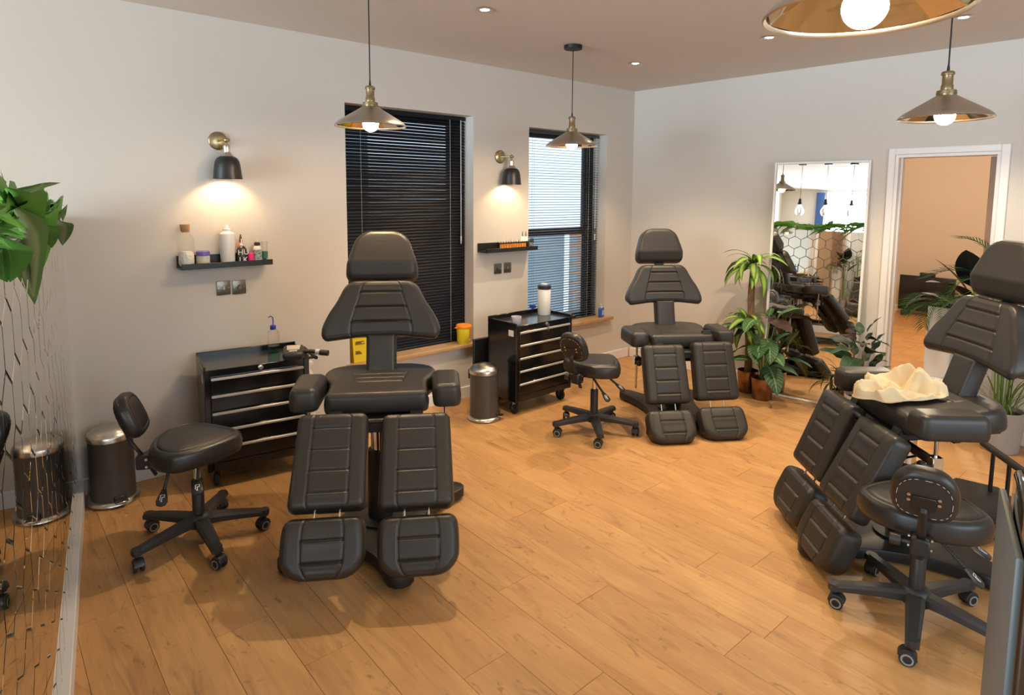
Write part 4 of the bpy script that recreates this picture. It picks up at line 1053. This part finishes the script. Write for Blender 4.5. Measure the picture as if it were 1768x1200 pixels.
for k, y in enumerate((3.02, 2.63, 2.25)):
    t = thing('globe_pendant', 'clear globe pendant beyond the half wall, %s of three in the tall mirror' % ('left', 'middle', 'right')[k], 'pendant light', -1.0, y, 1.82, 0, 'clear globe pendants')
    top = ZC-1.82
    G().lathe([(.060, top-.026), (.060, top-.001)], n=24).build('canopy', BMET, t)
    G().cyl((0, 0, .26), (0, 0, top-.02), .003, n=6).build('cord', RUBB, t)
    G().lathe([(.010, .262), (.020, .25), (.024, .20), (.032, .185), (.030, .165)], n=16).build('lamp_holder', BMET, t)
    G().lathe([(.024, .170), (.028, .15), (.050, .12), (.072, .07), (.072, .03), (.050, -.015), (.0001, -.03)], n=24).build('globe', CLEARB, t)
    G().lathe([(.004, .16), (.010, .10), (.012, .06), (.004, .03)], n=8).build('filament', mat('filament', (1, .8, .5), .5, emit=((1, .62, .3), 12)), t)

# ------------------------------------------------------------------ tall mirror
mt = thing('standing_mirror', 'tall white-framed mirror leaning on the right wall beside the doorway', 'mirror', 0, 0, 0)
ml = Vector((4.948, 2.507, 0)); mr_ = Vector((5.057, 1.817, 0)); ux = (mr_-ml).normalized(); nn = Vector((ux.y, -ux.x, 0)); nn = nn if nn.x < 0 else -nn
wm = (mr_-ml).length; lean = math.radians(2.3)
MM = Matrix(((ux.x, -nn.x, 0, ml.x), (ux.y, -nn.y, 0, ml.y), (0, 0, 1, .0), (0, 0, 0, 1))) @ RX(-lean)
mt.matrix_world = MM
HM = 1.925
g = G(); g.box(0, .017, 0, .028, .002, HM, .002, 1); g.box(wm-.017, wm, 0, .028, .002, HM, .002, 1); g.box(.017, wm-.017, 0, .028, HM-.017, HM, .002, 1); g.box(.017, wm-.017, 0, .028, .002, .015, .002, 1)
g.build('frame', TRIMP, mt)
G().box(.015, wm-.015, .010, .020, .013, HM-.015).build('glass', MIRROR, mt, smooth=False)

# ------------------------------------------------------------------ crumpled towel on the right-hand chair
def towel(label, loc, rz):
    """A cloth heaped in a loose ring: fat rolled edges round a hollow, creased all over."""
    t = thing('towel', label, 'towel', *loc, rz)
    NX, NY = 150, 90; a, b_ = .19, .150; vs = []; 
    def edge(th): return 1 + .10*math.sin(3*th+.6) + .06*math.sin(5*th+2.1) + .05*math.sin(8*th)
    for j in range(NY):
        for i in range(NX):
            th = 2*PI*i/NX; r = (j/(NY-1)); e = edge(th)
            x, y = a*r*e*math.cos(th), b_*r*e*math.sin(th)
            # height: thick rolls near the rim, a hollow inside
            ridge = math.exp(-((r-.70)/.24)**2)
            n1 = noise.noise(Vector((x*9, y*9, 3.1))); n2 = noise.noise(Vector((x*20+5, y*26, 1.7)))
            fold = abs(noise.noise(Vector((x*8+y*14, y*10-x*5, 7.7)))) ; fold2 = abs(noise.noise(Vector((x*17-y*9, x*6+y*21, 2.2))))
            h = .030 + ridge*(.050 + .030*math.sin(2*th+.9) + .020*math.sin(th-2.6)) + .018*n1 - .075*fold - .045*fold2 + .006*n2
            h *= min(1, max(0, (1-r)/.07))**.5
            tuck = 1 - .05*max(0, (r-.93)/.07)
            vs.append((x*tuck + .010*n1, y*tuck + .010*n2, max(.0015, h+.004)))
    fs = [(j*NX+i, j*NX+(i+1) % NX, (j+1)*NX+(i+1) % NX, (j+1)*NX+i) for j in range(NY-1) for i in range(NX)]
    fs.append(tuple((NY-1)*NX+i for i in range(NX-1, -1, -1)))
    G().add(vs, fs).build('cloth', TOWEL, t, ang=3.0)
    return t
hd_ = Vector((math.cos(2.396), math.sin(2.396), 0))
towel('crumpled cream towel heaped on the seat of the right-hand chair', (3.314+hd_.x*.165, .856+hd_.y*.165, .747), 2.396)
bpy.data.objects['towel'].rotation_euler = (0, .10, 2.396)

# ------------------------------------------------------------------ plants
def leaf_mesh(name, L, W, curl, fold, m, prof='lance', n=9, stalk=0.0, wave=0.0):
    """One leaf along +y from the origin, arching downwards by curl radians, folded by fold along its midrib."""
    vs = []; uvs = []; fs = []; y = z = 0.0; nw = 4
    for i in range(n+1):
        v = i/n
        if prof == 'lance': wv = W/2*max(.04, math.sin(PI*min(1, v*.96+.04))**.7*(1-.25*v))
        elif prof == 'ovate': wv = W/2*max(.02, math.sin(PI*v**.72)**.75)
        elif prof == 'heart': wv = W/2*max(.02, (math.sin(PI*v**.55))**.8)
        else: wv = W/2*max(.05, (1-v)**.6)
        an = -curl*v; 
        for k in range(nw+1):
            u = k/nw; x = (u-.5)*2*wv
            vs.append((x, y - 0*math.sin(an), z + abs(x)*fold + wave*math.sin(v*11+k)*abs(x)))
            uvs.append((u, v))
        y += L/n*math.cos(an); z += L/n*math.sin(an)
    for i in range(n):
        for k in range(nw): a = i*(nw+1)+k; fs.append((a, a+1, a+nw+2, a+nw+1))
    if stalk > 0:
        b0 = len(vs)
        for yy in (-stalk, 0):
            for k in range(5):
                q = 2*PI*k/5; vs.append((.003*math.cos(q), yy, .003*math.sin(q))); uvs.append((.1, .1))
        for k in range(5): fs.append((b0+k, b0+(k+1) % 5, b0+5+(k+1) % 5, b0+5+k))
    me = bpy.data.meshes.new(name); me.from_pydata(vs, [], fs); ul = me.uv_layers.new(name='UVMap')
    for lp in me.loops: ul.data[lp.index].uv = uvs[lp.vertex_index]
    me.polygons.foreach_set('use_smooth', [True]*len(me.polygons)); me.materials.append(m); return me
def put_leaf(me, parent, p, az, el, roll=0, sc_=1.0, name='leaf'):
    if parent.location.x > 4.5 and -math.sin(az) > .15:        # the wall is behind: those leaves stay short and steep
        sc_ *= 1 - .62*(-math.sin(az)); el = max(el, 1.15)
    M = Matrix.Translation(p) @ RZ(az) @ RX(el) @ RY(roll) @ Matrix.Scale(sc_, 4); return put(name, me, parent, M)
def pot(t, r0, r1, h, m, soil=True, rim=.004):
    G().lathe([(r0*.96, 0), (r0, .004), (r1, h-.004), (r1, h), (r1-rim, h), (r1-rim*1.3, h-.02), (r1-rim*1.3, h-.03)], n=40).build('pot', m, t)
    if soil: G().lathe([(r1-rim*1.2, h-.028), (r1*.5, h-.020), (.0001, h-.018)], n=24, closed=True).build('soil', SOIL, t)
R2 = random.Random(11)
# two-tiered dracaena cane
def cane_head(t, c, nleaf, me_list, smin, smax, low=-.5):
    for k in range(nleaf):
        f = k/nleaf; az = k*2.39996 + R2.uniform(-.25, .25); el = .95*(1-f)**.8 - .35*f + R2.uniform(-.15, .15)
        put_leaf(me_list[k % len(me_list)], t, (c[0], c[1], c[2] - .05*f), az, el, R2.uniform(-.3, .3), R2.uniform(smin, smax))
dr = thing('dracaena_cane', 'tall two-tiered striped dracaena on a bare cane in a copper pot by the mirror', 'plant', 4.897, 2.603, 0)
pot(dr, .072, .085, .185, COPPER)
G().tube([(0, 0, .15), (.004, -.004, .5), (-.004, .0, .85), (.0, -.006, 1.04)], [.030, .028, .027, .026], 14).build('cane', BARK, dr)
G().tube([(.03, .025, .15), (.036, .03, .38), (.028, .04, .56)], [.024, .022, .020], 12).build('cane', BARK, dr)
DL = [leaf_mesh('leaf', .29, .070, c, .18, LDRAC, 'lance') for c in (1.7, 2.1, 2.5)]
cane_head(dr, (0, -.004, 1.10), 32, DL, .88, 1.25); cane_head(dr, (.028, .04, .60), 24, DL, .72, 1.05)
# calathea
ca = thing('calathea', 'calathea with broad dark ribbed leaves in a round copper pot before the mirror', 'plant', 4.812, 2.428, 0)
pot(ca, .076, .088, .175, COPPER)
CL = [leaf_mesh('leaf', .29, .155, c, .10, LCAL, 'ovate', 10, wave=.10) for c in (.5, .9, 1.3)] 
CR = [leaf_mesh('leaf', .24, .13, c, .10, LRED, 'ovate', 10, wave=.10) for c in (.6, 1.0)]
for k in range(24):
    az = k*2.39996 + R2.uniform(-.3, .3); el = R2.uniform(.15, .95); ht = .24 + (R2.uniform(.14, .44) if k % 2 else R2.uniform(.04, .24)); rr = R2.uniform(.05, .13)
    d = Vector((-math.sin(az), math.cos(az), 0)); p = d*rr + Vector((0, 0, ht))
    G().tube([d*.01+Vector((0, 0, .15)), d*rr*.5+Vector((0, 0, .15+(ht-.15)*.65)), p], .0035, 6).build('stalk', STEMG, ca)
    put_leaf((CR if k % 6 == 3 else CL)[k % (2 if k % 6 == 3 else 3)], ca, p, az, el-.55, R2.uniform(-.3, .3), R2.uniform(.8, 1.1))
# small dracaena in a gold pot
sd = thing('small_dracaena', 'small spiky dracaena in a gold pot behind the right-hand leg rests', 'plant', 4.93, 1.945, 0)
pot(sd, .048, .058, .12, GOLD)
G().tube([(0, 0, .09), (.01, -.004, .16), (.012, .0, .24)], [.014, .013, .012], 10).build('cane', BARK, sd)
SL = [leaf_mesh('leaf', .26, .024, c, .25, LFIG, 'lance') for c in (1.2, 1.9, 2.4)]
cane_head(sd, (.012, 0, .26), 24, SL, .6, 1.0)
# dark glossy bush right of the mirror
fg = thing('dark_leaf_bush', 'dark glossy broad-leaved bush between the mirror and the doorway', 'plant', 4.955, 1.755, 0)
pot(fg, .075, .09, .17, WHPOT)
FL_ = [leaf_mesh('leaf', .25, .13, c, .16, LFIG, 'ovate', 9, wave=.2) for c in (.5, .9)] + [leaf_mesh('leaf', .15, .085, .7, .14, LRED, 'ovate', 9, wave=.2)]
for k in range(3):
    a = k*2.1; G().tube([(0, 0, .14), (.03*math.cos(a), .03*math.sin(a), .32), (.05*math.cos(a), .05*math.sin(a), .50+.04*k)], .006, 8).build('stem', BARK, fg)
for k in range(34):
    f = k/34; az = k*2.39996; z = .22+.44*f; r_ = .03+.05*math.sin(PI*f); d = Vector((-math.sin(az), math.cos(az), 0))
    put_leaf(FL_[k % 3 if k % 5 else 0], fg, d*r_+Vector((0, 0, z)), az, R2.uniform(-.1, .7), R2.uniform(-.4, .4), R2.uniform(.7, 1.05))
# palms
def frond_mesh(name, L, curl, nl, ll, lw, m):
    vs = []; fs = []; uvs = []
    pts = []; y = z = 0.0; N = 14
    for i in range(N+1):
        an = -curl*(i/N)**1.3; pts.append((Vector((0, y, z)), an)); y += L/N*math.cos(an); z += L/N*math.sin(an)
    g = G(); g.tube([p for p, a in pts], [.0045*(1-.75*i/N) for i in range(N+1)], 5); vs += g.v; fs += g.f
    for k in range(nl):
        f = .28 + .72*k/(nl-1); x = f*N; i = min(N-1, int(x)); p = pts[i][0].lerp(pts[i+1][0], x-i); an = pts[i][1]
        fw = Vector((0, math.cos(an), math.sin(an))); up = Vector((0, -math.sin(an), math.cos(an)))
        ln = ll*(.55+.45*math.sin(PI*min(1, (f-.2)*1.15)))
        for s in (-1, 1):
            d = (Vector((s, 0, 0))*.75 + fw*.75 + up*.22).normalized(); wv = fw*lw*.5; b = len(vs)
            tip = p + d*ln - Vector((0, 0, ln*.28)); mid = p + d*ln*.5
            vs += [tuple(p-wv*.4), tuple(p+wv*.4), tuple(mid+wv), tuple(mid-wv), tuple(tip)]; fs += [(b, b+1, b+2, b+3), (b+3, b+2, b+4)]
    me = bpy.data.meshes.new(name); me.from_pydata(vs, [], fs); ul = me.uv_layers.new(name='UVMap')
    for lp in me.loops: ul.data[lp.index].uv = (.2, .5)
    me.polygons.foreach_set('use_smooth', [True]*len(me.polygons)); me.materials.append(m); return me
pa_ = thing('parlour_palm', 'tall palm with green stems in a round grey pot behind the reclined chair', 'plant', 5.03, .905, 0)
pot(pa_, .105, .128, .27, GREYPOT, rim=.012)
FR = [frond_mesh('frond', .56, c, 15, .20, .019, LPALM) for c in (1.3, 1.8, 2.2)]
for k in range(9):
    az = -.2 + k*.42 + R2.uniform(-.15, .15); rr = R2.uniform(.01, .05); d = Vector((-math.sin(az), math.cos(az), 0)); top = .92 + R2.uniform(-.06, .26)
    p1 = d*.06 + Vector((0, 0, top)); p1.x = min(p1.x, .10)
    G().tube([d*rr+Vector((0, 0, .23)), d*rr*1.4+Vector((0, 0, .5)), p1], .0042, 6).build('stem', LGRASS, pa_)
    put_leaf(FR[k % 3], pa_, p1, az, R2.uniform(.45, 1.0), 0, R2.uniform(.62, .85), 'frond')
GB = [leaf_mesh('blade', .52, .014, c, .2, LGRASS, 'lance', 10) for c in (.5, 1.0, 1.7)]
for k in range(34):
    az = R2.uniform(0, 2*PI); d = Vector((-math.sin(az), math.cos(az), 0)); put_leaf(GB[k % 3], pa_, d*R2.uniform(.0, .075)+Vector((0, 0, .245)), az, R2.uniform(1.0, 1.5), 0, R2.uniform(.6, 1.0), 'blade')
pw = thing('drooping_palm', 'drooping palm in a tall square white planter beside the doorway', 'plant', 5.04, 1.275, 0)
g = G(); g.box(-.075, .075, -.075, .075, 0, .90, .008, 2); g.build('planter', WHPOT, pw); G().box(-.066, .066, -.066, .066, .895, .906).build('soil', SOIL, pw, smooth=False)
for k in range(11):
    az = .15 + k*.30 + R2.uniform(-.12, .12); put_leaf(FR[(k+1) % 3], pw, (0, 0, .90), az, R2.uniform(.25, 1.1), 0, R2.uniform(.42, .60), 'frond')
BL = [leaf_mesh('leaf', .34, .20, c, .12, LBLK, 'ovate', 10) for c in (.4, .8)]
bl_ = thing('black_leaf_plant', 'plant with a few large near-black leaves beside the doorway palm', 'plant', 5.07, 1.10, 0)
pot(bl_, .06, .07, .16, GREYPOT)
for k, (az, ht, el) in enumerate(((.35, 1.02, 1.0), (.9, .98, .7), (1.5, 1.05, 1.1), (.1, .86, .8), (2.6, .80, .9))):
    d = Vector((-math.sin(az), math.cos(az), 0)); p = d*.05+Vector((-.02, 0, ht)); G().tube([(0, 0, .13), d*.02+Vector((0, 0, ht*.6)), p], .006, 6).build('stalk', STEMG, bl_)
    put_leaf(BL[k % 2], bl_, p, az, el, 0, R2.uniform(.8, 1.0))
# pothos along the trough of the half wall
PO = [leaf_mesh('leaf', .13, .085, c, .18, LPOTH, 'heart', 8, .05, .12) for c in (.4, .9, 1.3)] + [leaf_mesh('leaf', .17, .10, .8, .16, LPOTH2, 'heart', 8, .06, .10)]
WHERE = ['beside the back wall', 'second from the back wall', 'third from the back wall', 'fourth from the back wall', 'fifth from the back wall', 'nearest the camera']
for q, s_ in enumerate((2.85, 2.42, 1.98, 1.52, 1.05, .55)):
    c = MP @ Vector((s_, -.15, PZ-.02))
    t = thing('pothos', 'green trailing pothos in the half wall trough, %s' % WHERE[q], 'plant', c.x, c.y, c.z, 0, 'pothos plants on the half wall')
    for k in range(26):
        az = R2.uniform(0, 2*PI); r_ = R2.uniform(.02, .17); along = R2.uniform(-.16, .16)
        p = PT*along*1.2 + PNn*R2.uniform(-.05, .12) + Vector((0, 0, R2.uniform(.03, .10))); 
        put_leaf(PO[k % 4], t, p, az, R2.uniform(-.1, .9), R2.uniform(-.5, .5), R2.uniform(.6, 1.05))
        if k % 3 == 0: G().tube([PT*along*.6+Vector((0, 0, -.01)), p*.9, p], .003, 5).build('stem', STEMG, t)
# big leaves that spill over the mirror face near the camera
for nm, pb3, pt3, wd_, mi in (('pothos.002', (.075, 1.98, 1.62), (.185, 2.42, 1.425), .72, 3), ('pothos.003', (.06, 1.86, 1.60), (.20, 2.52, 1.665), .55, 0), ('pothos.003', (.06, 1.80, 1.66), (.16, 2.30, 1.555), .9, 0),
        ('pothos.003', (.04, 1.74, 1.56), (.09, 1.83, 1.485), 1.2, 1), ('pothos.002', (.13, 2.30, 1.58), (.24, 2.80, 1.56), .8, 1), ('pothos.002', (.12, 2.30, 1.60), (.20, 2.66, 1.62), .8, 0),
        ('pothos.001', (.22, 2.90, 1.55), (.32, 3.35, 1.60), .6, 0), ('pothos.001', (.20, 2.85, 1.58), (.335, 3.62, 1.575), .45, 0), ('pothos.001', (.22, 3.0, 1.60), (.27, 3.30, 1.63), .8, 1), ('pothos.001', (.23, 2.95, 1.55), (.30, 3.12, 1.50), 1.0, 3), ('pothos.002', (.14, 2.45, 1.56), (.21, 2.62, 1.50), 1.1, 0)):
    t = bpy.data.objects[nm]; p = Vector(pb3)-t.location; d = Vector(pt3)-Vector(pb3); L_ = d.length
    yv = d.normalized(); xv = yv.cross(Vector((0.25, -.25, 1))).normalized(); zv = xv.cross(yv)
    k = L_/(.15 if mi == 3 else .115); kw = wd_*min(k, 1.05)
    put('leaf', PO[mi], t, Matrix(((xv.x*kw, yv.x*k, zv.x*k, p.x), (xv.y*kw, yv.y*k, zv.y*k, p.y), (xv.z*kw, yv.z*k, zv.z*k, p.z), (0, 0, 0, 1))))

# ------------------------------------------------------------------ odds and ends
hp_ = thing('panel_heater', 'black panel heater standing on the floor of the back room', 'heater', 9.90, 2.72, 0)
g = G(); g.box(-.03, .03, -.33, .33, .075, .56, .008, 2); g.build('panel', mat('heater_black', (.012, .012, .014), .25), hp_)
for y in (-.24, .24): G().box(-.10, .10, -.03, .03, 0, .074, .006, 1).build('foot', BPLA, hp_, T(0, y, 0))
g = G(); g.box(-.022, .022, -.09, .09, .561, .610, .004, 1); g.build('control_box', BPLA, hp_)
bm_ = thing('besom_broom', 'straw broom with a dark handle leaning just inside the doorway', 'broom', 9.05, 3.04, 0)
G().tube([(0, 0, .45), (.02, .0, 1.02)], .014, 8).build('handle', mat('broom_handle', (.05, .03, .02), .5), bm_)
G().lathe([(.16, .0), (.14, .12), (.085, .30), (.03, .46)], n=18).build('straw', BROOM, bm_)
for z, r_ in ((.20, .120), (.33, .078)): G().lathe([(r_, z-.006), (r_+.004, z), (r_-.004, z+.006)], n=18, closed=True).build('binding', BARK, bm_)
# standing display at the right edge, seen edge-on
far, near = Vector((1.56, .262, 0)), Vector((1.25, .176, 0)); d = (far-near); Ld = d.length; az = math.atan2(d.y, d.x)
dp = thing('standing_display', 'grey-backed black glass display stand at the right edge of the picture', 'display', near.x, near.y, 0, az)
G().box(.02, Ld, .000, .012, .05, 1.06, .004, 2).build('back_panel', GREYPAN, dp)
G().box(-.012, Ld-.06, -.035, -.001, .03, 1.13, .012, 3).build('glass_front', SCRN, dp)
G().box(-.014, .006, -.0385, .004, .028, 1.135, .008, 3).build('edge_trim', mat('dark_bronze_trim', (.05, .03, .02), .3, .6), dp)
g = G(); g.box(.02, Ld-.08, -.14, .10, 0, .028, .006, 2); g.build('foot', BMET, dp)
# pictures standing against the far left wall, seen only in the mirror
for k, (y, z, w_, h_, m_, lb) in enumerate(((3.78, 1.30, .26, .30, WHITEP, 'small white-framed picture on the far wall, seen in the tall mirror'), (3.46, 1.32, .34, .52, BMET, 'larger black-framed picture on the far wall, seen in the tall mirror'))):
    t = thing('framed_picture', lb, 'picture', XF, y, z)
    g = G(); g.box(.001, .025, -w_/2, -w_/2+.022, 0, h_, .002, 1); g.box(.001, .025, w_/2-.022, w_/2, 0, h_, .002, 1); g.box(.001, .025, -w_/2+.022, w_/2-.022, 0, .022, .002, 1); g.box(.001, .025, -w_/2+.022, w_/2-.022, h_-.022, h_, .002, 1)
    g.build('frame', m_, t); G().box(.003, .012, -w_/2+.02, w_/2-.02, .02, h_-.02).build('print', mat('print_paper', (.70, .66, .60), .8, var=(9, (.45, .36, .30))), t, smooth=False)
# a tiny paper scrap by the left bin
tag(G().box(-.006, .006, -.004, .004, 0.0005, .002).build('paper_scrap', PAPER, None, T(.505, 3.60, 0, .4), smooth=False), 'tiny white paper scrap on the floor before the left bin', 'scrap')
